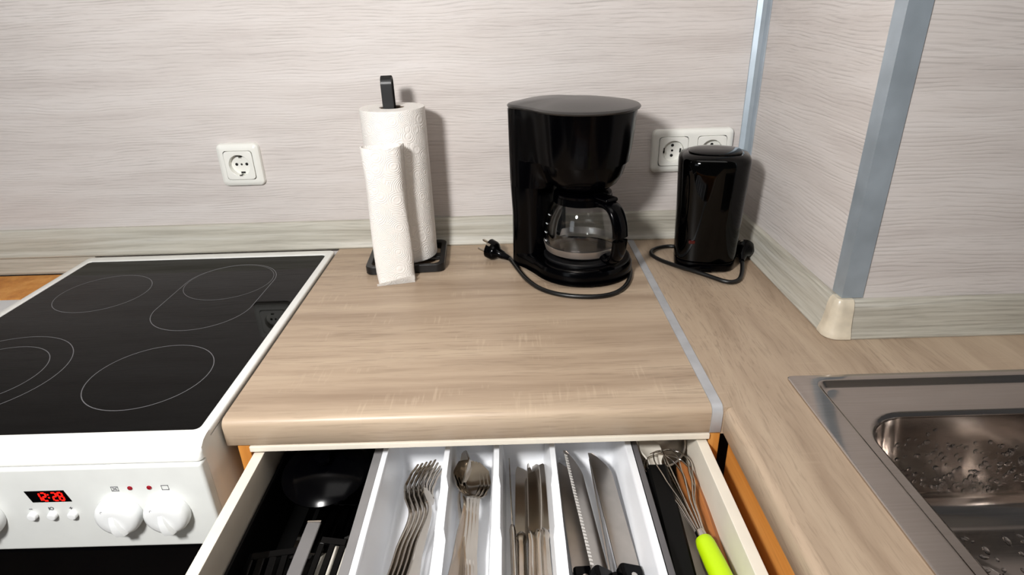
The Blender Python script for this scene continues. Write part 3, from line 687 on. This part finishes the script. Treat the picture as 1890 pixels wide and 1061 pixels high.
def knife_mesh():
    m = MB(); L_ = 0.215; rows = []
    for i in range(34):                      # blade with rounded tip, bulging to one side
        t = i / 33; y = 0.100 + t * 0.115
        tip = math.sqrt(max(0, 1 - max(0, (t - 0.86) / 0.14) ** 2))
        e0 = -0.0080 * (0.8 + 0.2 * tip) * (1 if t > 0.06 else 0.7); e1 = -0.008 + (0.0165 + 0.004 * math.sin(math.pi * t)) * tip
        if t > .86: e0 = -0.008 + 0.003 * (1 - tip)
        e1 = max(e1, e0 + 0.0006)
        rows.append([(e0, y, 0.0008), ((e0 + e1) / 2, y, 0.0007), (e1, y, 0.0)])
    m.strip(rows, 0.0010)
    m.loops([[((0.0055 + 0.0016 * s_) * math.cos(a_) * f - 0.001, y, 0.0036 * math.sin(a_) * f) for a_ in [2 * math.pi * k / 12 for k in range(12)]] for y, s_, f in ((0.0, 2.2, .35), (0.002, 2.2, .9), (0.02, 1.7, 1), (0.06, 0.6, 1), (0.090, 0.2, 1), (0.098, 1.0, 1.05), (0.104, 0.8, .8), (0.108, 0.2, .3))])
    return m
def put(name, mb, mat, loc, rot, label, cat, group=None, ang=40):
    o = mb.build(name, mat, None, angle=ang); o.location = loc; o.rotation_euler = rot; return tag(o, label, cat, group)
def dupe(o, loc, rot, label=None):
    q = o.copy(); col.objects.link(q); q.location = loc; q.rotation_euler = rot
    if label: q['label'] = label
    return q
# forks: nested on their sides
FB = thing  # noqa
f0 = None
for k in range(5):
    loc = (0.2190 + 0.0055 * k, -0.7310 + 0.0008 * k, -0.1085 + 0.0010 * k); rot = (0.0, R(62), R(-0.5))
    lab = 'steel fork nested on its side among the other forks in the tray'
    if f0 is None: f0 = put('fork', fork_mesh(), MT['cutlery'], loc, rot, lab, 'fork', 'forks in the cutlery tray')
    else: dupe(f0, loc, rot)
s0 = None
for k, (x, y, z, ro, yw) in enumerate(((0.2920, -0.7100, -0.1030, -70, 1.5), (0.2985, -0.7250, -0.1100, 24, -0.2), (0.2945, -0.7275, -0.1062, 27, -0.2), (0.2905, -0.7300, -0.1024, 30, -0.2), (0.2865, -0.7325, -0.0986, 33, -0.2))):
    loc = (x, y, z); rot = (0, R(ro), R(yw))
    lab = 'steel spoon on its edge with its bowl against the fork divider' if k < 1 else 'steel spoon with its bowl facing up, nested in the spoon compartment'
    if s0 is None: s0 = put('spoon', spoon_mesh(), MT['cutlery'], loc, rot, lab, 'spoon', 'spoons in the cutlery tray')
    else: dupe(s0, loc, rot, lab)
k0 = None
for k, (x, y, z, ro, yw) in enumerate(((0.3530, -0.734, -0.1195, 4, -1.0), (0.3765, -0.730, -0.1190, 176, -1.0), (0.3470, -0.735, -0.1080, 84, 1.5), (0.3640, -0.742, -0.1110, 60, -1), (0.3700, -0.738, -0.1110, -62, -1))):
    lab = 'steel table knife lying flat between spoons and kitchen knives' if k < 2 else 'steel table knife standing on edge beside the flat table knives'
    if k0 is None: k0 = put('table_knife', knife_mesh(), MT['cutlery'], (x, y, z), (0, R(ro), R(yw)), lab, 'knife', 'table knives in the cutlery tray')
    else: dupe(k0, (x, y, z), (0, R(ro), R(yw)), lab)
# kitchen knives with black riveted handles
def kitchen_knife(label, loc, rot, L_, W_, serr=False, tipdrop=0.5):
    t = thing('kitchen_knife', label, 'knife', loc, rot)
    m = MB(); rows = []; n = 90 if serr else 30
    for i in range(n + 1):
        f = i / n; y = f * L_
        tip = 1 - max(0, (f - 0.80) / 0.20) ** 2
        e1 = W_ * (0.15 + 0.85 * tip) - W_ / 2; e0 = -W_ / 2
        if serr:
            e0 = -W_ / 2 + (0.0010 * abs(math.sin(i * 1.05)))
        rows.append([(e0, y, -0.0004), (e0 + W_ * .22, y, 0.0004), (e1, y, 0.0008)])
    m.strip(rows, 0.0013); bl = m.build('blade', MT['blade'], t)
    if serr:
        e = MB()
        for i in range(36):
            y = 0.004 + (L_ - 0.012) * i / 36; e.strip([[(-W_ / 2 - 0.0012, y, 0.0014), (-W_ / 2 + 0.0026, y + 0.0006, 0.0019)], [(-W_ / 2 - 0.0012, y + 0.0032, 0.0014), (-W_ / 2 + 0.0026, y + 0.0026, 0.0019)]], 0.0008)
        e.build('serrated_edge', plain('ground_edge', (235, 232, 228), 0.5, 0.3, var=0.0), bl)
    h = MB(); h.loops([ring3v for ring3v in [[(px, y, pz) for px, pz in rrect(-w_ / 2 + c_, w_ / 2 + c_, -0.0075, 0.0075, 0.0035, 3)] for y, w_, c_ in ((0.001, W_ * .95, 0), (-0.004, W_ * 1.0, 0), (-0.03, 0.021, 0), (-0.07, 0.023, 0.001), (-0.10, 0.024, 0.002), (-0.105, 0.018, 0.002))]])
    hd = h.build('handle', MT['black_plastic'], t)
    for y in (-0.012, -0.05, -0.085):
        r_ = MB(); r_.lathe([(0.0034, -0.0079), (0.0034, 0.0079)], 14, (0, y)); r_.build('rivet', MT['chrome'], hd)
    return t
kitchen_knife('plain kitchen knife with black riveted handle under the bread knife', (0.4190, -0.6820, -0.1190), (R(1.0), 0, R(2)), 0.165, 0.024)
kitchen_knife('bread knife with bright serrated edge turned up in the white tray', (0.4335, -0.7000, -0.1000), (R(1.2), R(38), R(5.0)), 0.178, 0.024, True)
kitchen_knife('plain wide kitchen knife with black riveted handle leaning on the tray edge', (0.4640, -0.6930, -0.1050), (R(1.5), R(20), R(3.5)), 0.172, 0.026)
kitchen_knife('slim kitchen knife on edge between the bread knife and the wide knife', (0.4470, -0.7000, -0.1090), (R(1.0), R(72), R(1)), 0.170, 0.018)

# ------------------------------------------------------------------ utensils beside the tray
# wooden spoon / spatula
m_ = MB(); rows = []
for i in range(25):
    t = i / 24; y = -0.885 + t * 0.345; ww = lerp_tab(t, [(0, .0075), (.45, .0085), (.6, .010), (.8, .0130), (.93, .0125), (1.0, .004)])
    rows.append([(u * ww, y, 0.004 * (1 - u * u)) for u in (-1, -.6, 0, .6, 1)])
m_.strip(rows, 0.006); m_.xf(Matrix.Translation((0.5545, 0, -0.1000)) @ Matrix.Rotation(R(-52), 4, 'Y'))
tag(m_.build('wooden_spatula', MT['spoonwood']), 'brown wooden spatula along the drawer side under the whisk', 'spatula')
# white plastic spoon under the whisk
m_ = MB(); rows = []
for i in range(31):
    t = i / 30; y = -0.860 + t * 0.290; ww = lerp_tab(t, [(0, .007), (.5, .0065), (.68, .0075), (.78, .014), (.90, .0165), (1.0, .004)])
    b_ = max(0, math.sin(math.pi * min(1, max(0, (t - .70) / .30)))) * 0.006
    rows.append([(u * ww, y, -b_ * (1 - u * u)) for u in (-1, -.6, 0, .6, 1)])
m_.strip(rows, 0.003); m_.xf(Matrix.Translation((0.5370, -0.010, -0.1080)) @ Matrix.Rotation(R(0.8), 4, 'X'))
tag(m_.build('white_spoon', MT['white_plastic']), 'off-white plastic serving spoon lying under the whisk', 'spoon')
# whisk
wk = thing('whisk', 'wire balloon whisk with lime green handle in the drawer', 'whisk', (0.5430, -0.6780, -0.0820), (R(0.5), 0, R(5.5)))
m_ = MB(); m_.loops([[(r * math.cos(2 * math.pi * k / 20), y, r * math.sin(2 * math.pi * k / 20)) for k in range(20)] for y, r in ((0.002, 0.0062), (0.0, 0.0088), (-0.006, 0.0100), (-0.03, 0.0108), (-0.07, 0.0113), (-0.098, 0.0108), (-0.104, 0.006))]); m_.build('handle', MT['lime'], wk, angle=60, label='lime green silicone handle')
m_ = MB(); m_.loops([[(r * math.cos(2 * math.pi * k / 16), y, r * math.sin(2 * math.pi * k / 16)) for k in range(16)] for y, r in ((0.0, 0.0060), (0.010, 0.0056), (0.012, 0.0045))]); m_.build('ferrule', MT['chrome'], wk)
for k in range(6):
    an = math.pi * k / 6 + 0.15; ca, sa = math.cos(an), math.sin(an); pts = []
    for i in range(25):
        u = -1 + 2 * i / 24; s_ = 1 - abs(u); prof = lerp_tab(s_, [(0, 0.0045), (.25, 0.009), (.55, 0.0225), (.75, 0.0290), (.9, 0.0235), (1.0, 0.0)])
        yy = 0.006 + 0.134 * (1 - (1 - min(1, s_ * 1.0)) ** 1.15); sg = 1 if u >= 0 else -1
        if s_ > .999: prof = 0
        pts.append((sg * prof * ca, yy - 0.0015 * k * s_, sg * prof * sa * 0.5))
    m_ = MB(); m_.tube(pts, 0.00085, 6, smooth=1, up=(0.3 * -sa, 0.02, ca)); m_.build('wire', MT['chrome'], wk, angle=80)
# ladle: polished bowl at the back of the drawer
ld = thing('ladle', 'polished steel ladle bowl at the back of the open drawer', 'ladle', (0.5290, -0.5250, -0.0760), (R(30), 0, 0))
m_ = MB(); rr = 0.0350
prof = [(rr * math.sin(R(a_)), -rr * math.cos(R(a_))) for a_ in range(2, 91, 8)] + [(rr + 0.001, 0.0005)] + [((rr - 0.0012) * math.sin(R(a_)), -(rr - 0.0012) * math.cos(R(a_))) for a_ in range(90, 1, -8)]
m_.lathe(prof, 36); m_.build('bowl', plain('satin_steel', (225, 220, 214), 0.28, 1.0, var=0.02), ld, angle=60)
m_ = MB().bar([(0.5020, -0.5450, -0.0950), (0.5010, -0.560, -0.0920), (0.5010, -0.640, -0.1080), (0.5030, -0.850, -0.1420)], 0.009, 0.002); m_.build('handle', MT['chrome'], ld, world=True)
# white spoon head + black-handled utensils beside the tray wall
m_ = MB(); rows = []
for i in range(21):
    t = i / 20; ww = lerp_tab(t, [(0, .006), (.3, .008), (.6, .0145), (.85, .0135), (1, .003)]); rows.append([(u * ww, -0.585 + t * 0.068, -0.004 * math.sin(math.pi * t) * (1 - u * u)) for u in (-1, -.5, 0, .5, 1)])
m_.strip(rows, 0.0025); m_.xf(Matrix.Translation((0.5180, 0.0, -0.0780)) @ Matrix.Rotation(R(14), 4, 'Y'))
su = thing('serving_spoon', 'pale spoon head with broad black handle beside the tray wall', 'spoon', (0.515, -0.70, -0.10))
m_.build('spoon_head', MT['white_plastic'], su, world=True)
m_ = MB().bar([(0.5175, -0.573, -0.0800), (0.5165, -0.640, -0.0860), (0.5150, -0.720, -0.0980), (0.5140, -0.860, -0.1220)], 0.0240, 0.014); m_.build('handle', MT['black_matte'], su, world=True)
bt = thing('black_turner', 'black nylon turner with looped handle end beside the whisk', 'spatula', (0.520, -0.70, -0.12))
m_ = MB(); rows = []
for i in range(12):
    t = i / 11; ww = lerp_tab(t, [(0, .016), (.8, .019), (1, .017)]); rows.append([(0.5200 + u * ww, -0.62 + t * 0.09, -0.118) for u in (-1, 0, 1)])
m_.strip(rows, 0.003); m_.build('blade', MT['black_matte'], bt, world=True)
m_ = MB().bar([(0.5200, -0.615, -0.1200), (0.5230, -0.68, -0.1170), (0.5250, -0.72, -0.1150)], 0.014, 0.008); m_.build('handle', MT['black_matte'], bt, world=True)
m_ = MB().tube([(0.5250 + 0.009 * math.cos(t * .524), -0.735 + 0.022 * math.sin(t * .524), -0.1120) for t in range(12)], 0.003, 8, closed=True); m_.build('hanging_loop', MT['black_matte'], bt, world=True)

# ------------------------------------------------------------------ utensils in the black bin
def slotted_turner(label, loc, rot, w_, L_, slots, hl):
    t = thing('slotted_turner', label, 'spatula', loc, rot)
    m = MB(); bwid = w_ / (slots * 2 + 1)
    for k in range(slots + 1):
        x = -w_ / 2 + bwid * (2 * k + .5); m.box(x - bwid * .62, x + bwid * .62, 0.008, L_ - 0.008, -0.0012, 0.0012, 0.0008, 1)
    m.box(-w_ / 2, w_ / 2, L_ - 0.009, L_, -0.0012, 0.0012, 0.0008, 1); m.box(-w_ / 2, w_ / 2, 0, 0.009, -0.0012, 0.0012, 0.0008, 1)
    m.build('blade', MT['black_gloss'], t)
    MB().bar([(0, 0.003, 0), (0, -0.03, 0.012), (0, -hl, 0.024)], 0.012, 0.006).build('handle', MT['black_matte'], t)
    return t
slotted_turner('black slotted turner at the drawer side of the black bin', (0.0920, -0.7450, -0.1080), (R(6), R(-6), R(2)), 0.058, 0.085, 4, 0.12)
slotted_turner('slim black slotted utensil lying beside the white tray in the bin', (0.1450, -0.7350, -0.1020), (R(5), R(8), R(-3)), 0.028, 0.085, 2, 0.12)
slotted_turner('black slotted turner lying deep in the bin under the grey handle', (0.1240, -0.6500, -0.1280), (R(4), 0, R(-3)), 0.062, 0.085, 4, 0.15)
gs = thing('steel_spatula', 'steel spatula with flat grey handle lying across the black bin', 'spatula', (0.122, -0.70, -0.10))
MB().bar([(0.1255, -0.6380, -0.0860), (0.1235, -0.70, -0.0880), (0.1215, -0.86, -0.1020)], 0.0150, 0.0035).build('handle', MT['grey_metal'], gs, world=True)
MB().box(0.1178, 0.1335, -0.6380, -0.6345, -0.0890, -0.0835, 0.001).build('end_cap', MT['chrome'], gs, world=True)
pl_ = thing('pan_lid', 'round black lid at the back of the black bin', 'lid', (0.116, -0.553, -0.085), (R(10), 0, 0))
m_ = MB(); m_.lathe([(0.052, -0.004), (0.053, 0.0), (0.050, 0.002), (0.040, 0.008), (0.02, 0.012), (0.004, 0.013)], 40); m_.build('dome', MT['black_plastic'], pl_)
m_ = MB(); m_.lathe([(0.006, 0.0125), (0.005, 0.018), (0.010, 0.021), (0.009, 0.025), (0.003, 0.026)], 20); m_.build('lid_knob', MT['black_plastic'], pl_)
bs = MB(); rows = []
for i in range(25):
    t = i / 24; ww = lerp_tab(t, [(0, .006), (.55, .007), (.75, .017), (.9, .018), (1, .004)]); b_ = max(0, math.sin(math.pi * min(1, max(0, (t - .6) / .4)))) * 0.006
    rows.append([(u * ww, -0.870 + t * 0.225, -b_ * (1 - u * u)) for u in (-1, -.5, 0, .5, 1)])
bs.strip(rows, 0.003); bs.xf(Matrix.Translation((0.1530, 0, -0.1080)))
tag(bs.build('mixing_spoon', MT['white_plastic']), 'beige mixing spoon in the black bin against the tray', 'spoon')

# ------------------------------------------------------------------ paper towels
PX, PYc = 0.1580, -0.0880
ph = thing('paper_towel_holder', 'black metal paper towel stand with flat upright handle on the worktop', 'towel holder', (PX, PYc, 0.0), (0, 0, R(3)))
fp = rrect(-0.068, 0.068, -0.062, 0.062, 0.014, 5)
m_ = MB(); P = [(x, y, 0.0085) for x, y in fp]
m_.loops([ring3([(x * s_, y * s_) for x, y in fp], z) for s_, z in ((1.0, 0.0012), (1.03, 0.002), (1.03, 0.0140), (1.02, 0.0152), (0.90, 0.0152), (0.885, 0.0140), (0.885, 0.002), (0.90, 0.0012))] , cap0=False, cap1=False)
bm = m_.bm; n = len(fp); bm.verts.ensure_lookup_table()
for j in range(n): bm.faces.new((bm.verts[7 * n + j], bm.verts[7 * n + (j + 1) % n], bm.verts[(j + 1) % n], bm.verts[j]))
m_.build('base_frame', MT['black_metal'], ph, angle=40)
MB().box(-0.061, 0.061, -0.010, 0.010, 0.0030, 0.0090, 0.001).build('cross_bar', MT['black_metal'], ph)
m_ = MB(); U = []
for i in range(9): t = R(180 * i / 8); U.append((-0.004, 0.0115 * math.cos(t), 0.3150 + 0.0115 * math.sin(t)))
m_.bar([(-0.004, 0.0115, 0.009)] + U + [(-0.004, -0.0115, 0.009)], 0.0185, 0.0035, up=(0, 1, 0.001)); m_.build('upright_handle', MT['black_metal'], ph, angle=40)
pr_ = thing('paper_towel_roll', 'thick white embossed paper towel roll on the black stand', 'paper towel', (PX, PYc, 0.0155))
m_ = MB(); m_.torus_lathe([(0.0210, 0.0), (0.0540, 0.0), (0.0546, 0.002), (0.0546, 0.2600), (0.0540, 0.2625), (0.0210, 0.2625)], 72); m_.build('paper', MT['paper'], pr_, angle=40)
m_ = MB(); m_.torus_lathe([(0.0188, -0.0002), (0.0208, -0.0002), (0.0208, 0.2615), (0.0188, 0.2615)], 40); m_.build('cardboard_core', plain('cardboard', (120, 104, 88), 0.8, var=0.05), pr_, angle=40)
# flattened small roll in front, with the sheet running back
fr_ = thing('paper_towel_tube', 'flattened white tube of paper towel standing in front of the thick roll', 'paper towel', (0.1500, -0.1780, 0.0), (0, 0, R(12)))
m_ = MB(); rings = []; NZ = 28
for i in range(NZ + 1):
    z = 0.0006 + 0.2310 * i / NZ; f = i / NZ; rg = []
    for k in range(64):
        t = 2 * math.pi * k / 64
        hx = 0.0315 + 0.0010 * math.sin(f * 7) ; hy = 0.0175 + 0.002 * f - 0.002 * math.sin(f * 5)
        cx_, sx_ = math.cos(t), math.sin(t); ex = 2 / 2.2
        x = hx * math.copysign(abs(cx_) ** ex, cx_); y = hy * math.copysign(abs(sx_) ** ex, sx_)
        if f < 0.06: x *= 1 + 0.06 * (1 - f / 0.06) * math.cos(3 * t + .6); y *= 1 + 0.10 * (1 - f / 0.06) * math.cos(2 * t)
        rg.append((x + 0.001 * math.sin(6 * t + f * 9) * 0.3, y + 0.0010 * f * math.sin(3 * t), z + (0.0012 * math.sin(2 * t + 1) if i == NZ else 0)))
    rings.append(rg)
top = rings[-1]
rings += [[(p[0] * .93, p[1] * .86, p[2] + 0.0003) for p in top], [(p[0] * .91, p[1] * .82, p[2] - 0.004) for p in top], [(p[0] * .88, p[1] * .75, p[2] - 0.030) for p in top]]
m_.loops(rings); m_.build('paper_layers', MT['paper'], fr_, angle=50)
m_ = MB(); rows = []
for i in range(21):
    f = i / 20; z = 0.016 + 0.2120 * f; wv = 0.010 + 0.0130 * f
    rows.append([(0.026 + wv * u * 0.55, 0.010 + 0.030 * u - 0.006 * math.sin(u * 3.0), z) for u in (0, .25, .5, .75, 1)])
T_ = rows
sh = MB(); G = [[sh.bm.verts.new(p) for p in r] for r in T_]
for i in range(20):
    for j in range(4): sh.bm.faces.new((G[i][j], G[i][j + 1], G[i + 1][j + 1], G[i + 1][j]))
m_.bm.free(); so = sh.build('loose_sheet', MT['paper'], fr_, angle=80)
sm = so.modifiers.new('thickness', 'SOLIDIFY'); sm.thickness = 0.0006
m_ = MB(); m_.strip([[(-0.033 + 0.064 * u, -0.0165 - 0.0008, 0.0012 + 0.013 * (0.25 + .75 * u) * v) for u in (0, .33, .66, 1)] for v in (0, .5, 1)], 0.0008); m_.build('folded_edge', MT['paper'], fr_, angle=80)

# ------------------------------------------------------------------ coffee maker
AX = R(-37)
cm = thing('coffee_maker', 'tall black drip coffee maker with glass jug standing on the light worktop', 'coffee maker', (0.4470, -0.1320, 0.0), (0, 0, AX))
def box_sdf(x, y, cx, hx, hy, r):
    qx, qy = abs(x - cx) - hx + r, abs(y) - hy + r
    return math.hypot(max(qx, 0), max(qy, 0)) + min(max(qx, qy), 0) - r
def outline(rc, e=0.0, n=84, tower=True, hx=0.039, hy=0.060, cxt=-0.049, k=0.03):
    P = []
    for j in range(n):
        t = 2 * math.pi * j / n; lo, hi = 0.0, 0.2
        for _ in range(26):
            md = (lo + hi) / 2; x, y = md * math.cos(t) - 0.012, md * math.sin(t)
            d = math.hypot(x - 0.033, y) - rc
            if tower: d = smin(d, box_sdf(x, y, cxt, hx, hy, 0.030), k)
            if d - e < 0: lo = md
            else: hi = md
        P.append((lo * math.cos(t) - 0.012, lo * math.sin(t)))
    return P
# tower
tb = lambda e, z: ring3(rrect(-0.089 - e, -0.022 + e, -0.059 - e, 0.059 + e, 0.022, 6), z)
m_ = MB(); m_.loops([tb(-0.006, 0.003), tb(-0.003, 0.006), tb(-0.004, 0.10), tb(-0.002, 0.16), tb(-0.0015, 0.2750)]); m_.build('tower', MT['black_plastic'], cm, angle=50)
# brew head (filter basket + tank top)
m_ = MB(); m_.loops([ring3(outline(r, 0, k=kk), z) for r, z, kk in ((0.036, 0.150, .01), (0.045, 0.1515, .01), (0.056, 0.160, .015), (0.065, 0.175, .02), (0.0695, 0.192, .025), (0.0700, 0.1945, .025), (0.0735, 0.1955, .03), (0.0775, 0.222, .03), (0.0815, 0.262, .03), (0.0830, 0.2765, .03))])
m_.build('brew_head', MT['black_plastic'], cm, angle=40)
m_ = MB()
def lidz(p, zz, dome): 
    return zz
o1 = outline(0.0850, 0.001); 
m_.loops([ring3(outline(0.0835), 0.2766), ring3(o1, 0.2775), ring3(outline(0.0855, 0.002), 0.2800), ring3(outline(0.0850, 0.0005), 0.2822)] +
         [[(p[0] * s_ + (1 - s_) * 0.010, p[1] * s_, z) for p in outline(0.0840, -0.001)] for s_, z in ((1, .2830), (.9, .2845), (.75, .2868), (.55, .2893), (.35, .2908), (.15, .2915))])
m_.build('lid', MT['lid_sheen'], cm, angle=50)
# base with warming plate
m_ = MB(); m_.loops([ring3(outline(r, e, hy=0.058, cxt=-0.048), z) for r, e, z in ((0.084, -0.004, 0.003), (0.0875, 0, 0.006), (0.0870, 0, 0.020), (0.0845, -0.001, 0.0275), (0.080, -0.003, 0.0305))]); m_.build('base', MT['black_plastic'], cm, angle=40)
m_ = MB(); m_.lathe([(0.066, 0.0305), (0.066, 0.0330), (0.064, 0.0342), (0.060, 0.0335), (0.010, 0.0335)], 48, (0.033, 0)); m_.build('warming_plate', MT['black_metal'], cm)
for fx, fy in ((0.085, -0.052), (0.085, 0.052), (-0.07, 0.04), (-0.07, -0.04)):
    MB().lathe([(0.006, 0.0003), (0.0065, 0.004), (0.005, 0.008)], 16, (fx, fy)).build('foot', MT['rubber'], cm)
# glass jug
JC = (0.033, 0.0)
jg = thing('glass_jug', 'clear glass coffee jug with steel band and black handle on the coffee maker', 'jug', (0.4470 + 0.033 * math.cos(AX), -0.1320 + 0.033 * math.sin(AX), 0.0343), (0, 0, AX - R(20)))
OUT = [(0.010, 0.0), (0.048, 0.0), (0.055, 0.002), (0.0600, 0.008), (0.0632, 0.018), (0.0650, 0.030), (0.0652, 0.042), (0.0635, 0.056), (0.0595, 0.071), (0.0540, 0.084), (0.0480, 0.094), (0.0450, 0.099), (0.0448, 0.103)]
INN = [(max(r - 0.0016, 0.008), z + (0.002 if z < 0.004 else 0)) for r, z in OUT]
m_ = MB(); m_.lathe(OUT + list(reversed(INN)), 64); m_.build('glass_body', MT['glass'], jg, angle=60)
m_ = MB(); m_.torus_lathe([(0.0612, 0.0100), (0.0644, 0.0215), (0.0660, 0.0215), (0.0628, 0.0095)], 64); m_.build('steel_band', plain('brushed_steel_band', (214, 204, 196), 0.38, 0.9, var=0.02), jg, angle=30)
m_ = MB(); m_.torus_lathe([(0.0455, 0.0930), (0.0500, 0.0930), (0.0490, 0.1035), (0.0455, 0.1035)], 48); m_.build('collar', MT['black_plastic'], jg, angle=40)
m_ = MB(); m_.lathe([(0.0440, 0.1000), (0.0480, 0.1040), (0.0480, 0.1080), (0.042, 0.1110), (0.012, 0.1125)], 48); m_.box(0.036, 0.074, -0.013, 0.013, 0.1040, 0.1120, 0.004, 3); m_.build('jug_lid', MT['black_plastic'], jg, angle=40)
m_ = MB(); hp = [(0.0470, 0, 0.0985), (0.066, 0, 0.1005), (0.082, 0, 0.094), (0.0925, 0, 0.074), (0.0955, 0, 0.050), (0.0920, 0, 0.026), (0.0845, 0, 0.010), (0.0740, 0, 0.0070), (0.0640, 0, 0.0120)]
m_.tube(hp, 0.0075, 14, smooth=2, rx=0.0150, up=(0, 0, 1)); m_.build('jug_handle', MT['black_plastic'], jg, angle=60)
for k, zz in enumerate((0.028, 0.043, 0.058, 0.073)):
    aa = R(-108); rr = {0: .0653, 1: .0655, 2: .0634, 3: .0592}[k]; m_ = MB()
    m_.tube([((rr + .0004) * math.cos(aa + d_), (rr + .0004) * math.sin(aa + d_), zz) for d_ in (-.05, 0, .05)], 0.0007, 6)
    m_.build('level_mark', MT['tray_white'], jg)
# power cord + plug
m_ = MB(); m_.tube([(0.345, -0.111, 0.009), (0.351, -0.120, 0.006), (0.362, -0.158, 0.0042), (0.376, -0.204, 0.0042), (0.400, -0.246, 0.0042), (0.440, -0.270, 0.0042), (0.495, -0.276, 0.0042), (0.530, -0.252, 0.0042), (0.551, -0.205, 0.0042), (0.560, -0.150, 0.0042), (0.556, -0.09, 0.0042), (0.53, -0.06, 0.008), (0.505, -0.062, 0.012)], 0.0038, 10, smooth=3)
m_.build('power_cord', MT['rubber'], cm, world=True, angle=80)
def plug(root, tip, back, pin_dir_up, mat):
    """schuko plug: body from back (cord side) to front face at tip"""
    t0, t1 = Vector(back), Vector(tip); d = (t1 - t0).normalized(); sd = d.cross(Vector((0, 0, 1))).normalized(); sd = (sd * math.cos(pin_dir_up) + Vector((0, 0, 1)) * math.sin(pin_dir_up)).normalized(); u = sd.cross(d)
    L_ = (t1 - t0).length; m = MB(); rings = []
    for f, rx, ry in ((0, .0045, .0045), (.25, .006, .006), (.3, .0075, .0070), (.5, .0085, .0080), (.62, .0150, .0125), (.72, .0180, .0150), (.97, .0185, .0155), (1.0, .0175, .0145)):
        rings.append([t0 + d * (L_ * f) + sd * (rx * math.cos(2 * math.pi * k / 24)) + u * (ry * math.sin(2 * math.pi * k / 24)) for k in range(24)])
    m.loops(rings); pb = m.build('plug', mat, root, world=True, angle=40)
    for s in (-1, 1):
        p = MB(); a_ = t1 + sd * (0.0095 * s); p.tube([a_ - d * .001, a_ + d * .017, a_ + d * .019], [0.0024, 0.0024, 0.0012], 12); place_sub(p, 'plug_pin', MT['brass'], pb, root)
        c_ = MB(); a_ = t1 - d * 0.009 + u * (0.0152 * s); c_.bar([a_, a_ + d * 0.008], 0.005, 0.001, up=u); place_sub(c_, 'earth_contact', MT['brass'], pb, root)
    return pb
plug(cm, (0.3080, -0.0840, 0.0190), (0.3470, -0.1130, 0.0080), R(38), MT['black_plastic'])

# ------------------------------------------------------------------ kettle
kt = thing('electric_kettle', 'small glossy black electric kettle with red switch in the corner', 'kettle', (0.6920, -0.1400, 0.0), (0, 0, R(-14)))
def sup(hx, hy, z, n=64, e=3.0, ox=0.0):
    P = []
    for k in range(n):
        t = 2 * math.pi * k / n; c_, s_ = math.cos(t), math.sin(t); P.append((ox + hx * math.copysign(abs(c_) ** (2 / e), c_), hy * math.copysign(abs(s_) ** (2 / e), s_), z))
    return P
m_ = MB(); m_.loops([sup(.046, .044, .0008), sup(.0510, .0480, .004), sup(.0520, .0490, .014), sup(.0515, .0485, .018)]); m_.build('power_base', MT['black_plastic'], kt, angle=40)
m_ = MB(); m_.loops([sup(.0500, .0470, .0186), sup(.0525, .0495, .021), sup(.0535, .0502, .060), sup(.0555, .0510, .120), sup(.0575, .0520, .170), sup(.0580, .0520, .184), sup(.0570, .0510, .1910), sup(.0530, .0470, .1960), sup(.0450, .0390, .1990), sup(.0440, .0380, .1985)]); m_.build('body', MT['black_gloss'], kt, angle=45)
m_ = MB(); m_.loops([sup(.0425, .0365, .1984, e=2.4), sup(.0425, .0365, .2005, e=2.4), sup(.0400, .0340, .2022, e=2.4), sup(.030, .025, .2042, e=2.2), sup(.012, .010, .2052, e=2)]); m_.build('lid', MT['black_gloss'], kt, angle=45)
m_ = MB(); m_.tube([(0.012, 0.044, 0.186), (0.015, 0.064, 0.188), (0.017, 0.074, 0.173), (0.017, 0.074, 0.110), (0.016, 0.068, 0.055), (0.012, 0.044, 0.045)], 0.006, 12, smooth=2, rx=0.011, up=(0.2, 1, 0)); m_.build('handle', MT['black_gloss'], kt, angle=60)
m_ = MB().box(-0.0310, -0.0200, -0.0515, -0.0470, 0.0530, 0.0590, 0.0015); m_.build('switch', MT['redswitch'], kt, label='dark red rocker switch')
m_ = MB().box(-0.0080, 0.0110, -0.0515, -0.0480, 0.0035, 0.0130, 0.0015); m_.build('cord_clip', MT['black_plastic'], kt)
m_ = MB(); m_.tube([(0.668, -0.085, 0.008), (0.650, -0.068, 0.0058), (0.622, -0.076, 0.0052), (0.605, -0.098, 0.0050), (0.612, -0.130, 0.0055), (0.636, -0.166, 0.0070), (0.662, -0.196, 0.0080), (0.682, -0.214, 0.0060), (0.704, -0.238, 0.0048), (0.724, -0.232, 0.0048), (0.738, -0.206, 0.0050), (0.748, -0.180, 0.0070), (0.752, -0.165, 0.0110)], 0.0036, 10, smooth=3); m_.build('power_cord', MT['rubber'], kt, world=True, angle=80)
plug(kt, (0.7700, -0.1180, 0.0190), (0.7500, -0.1680, 0.0125), R(15), MT['black_plastic'])

# ------------------------------------------------------------------ lift everything to real height above the floor
for o in list(bpy.data.objects):
    if o.parent is None and o.type in ('MESH', 'EMPTY'): o.location.z += H
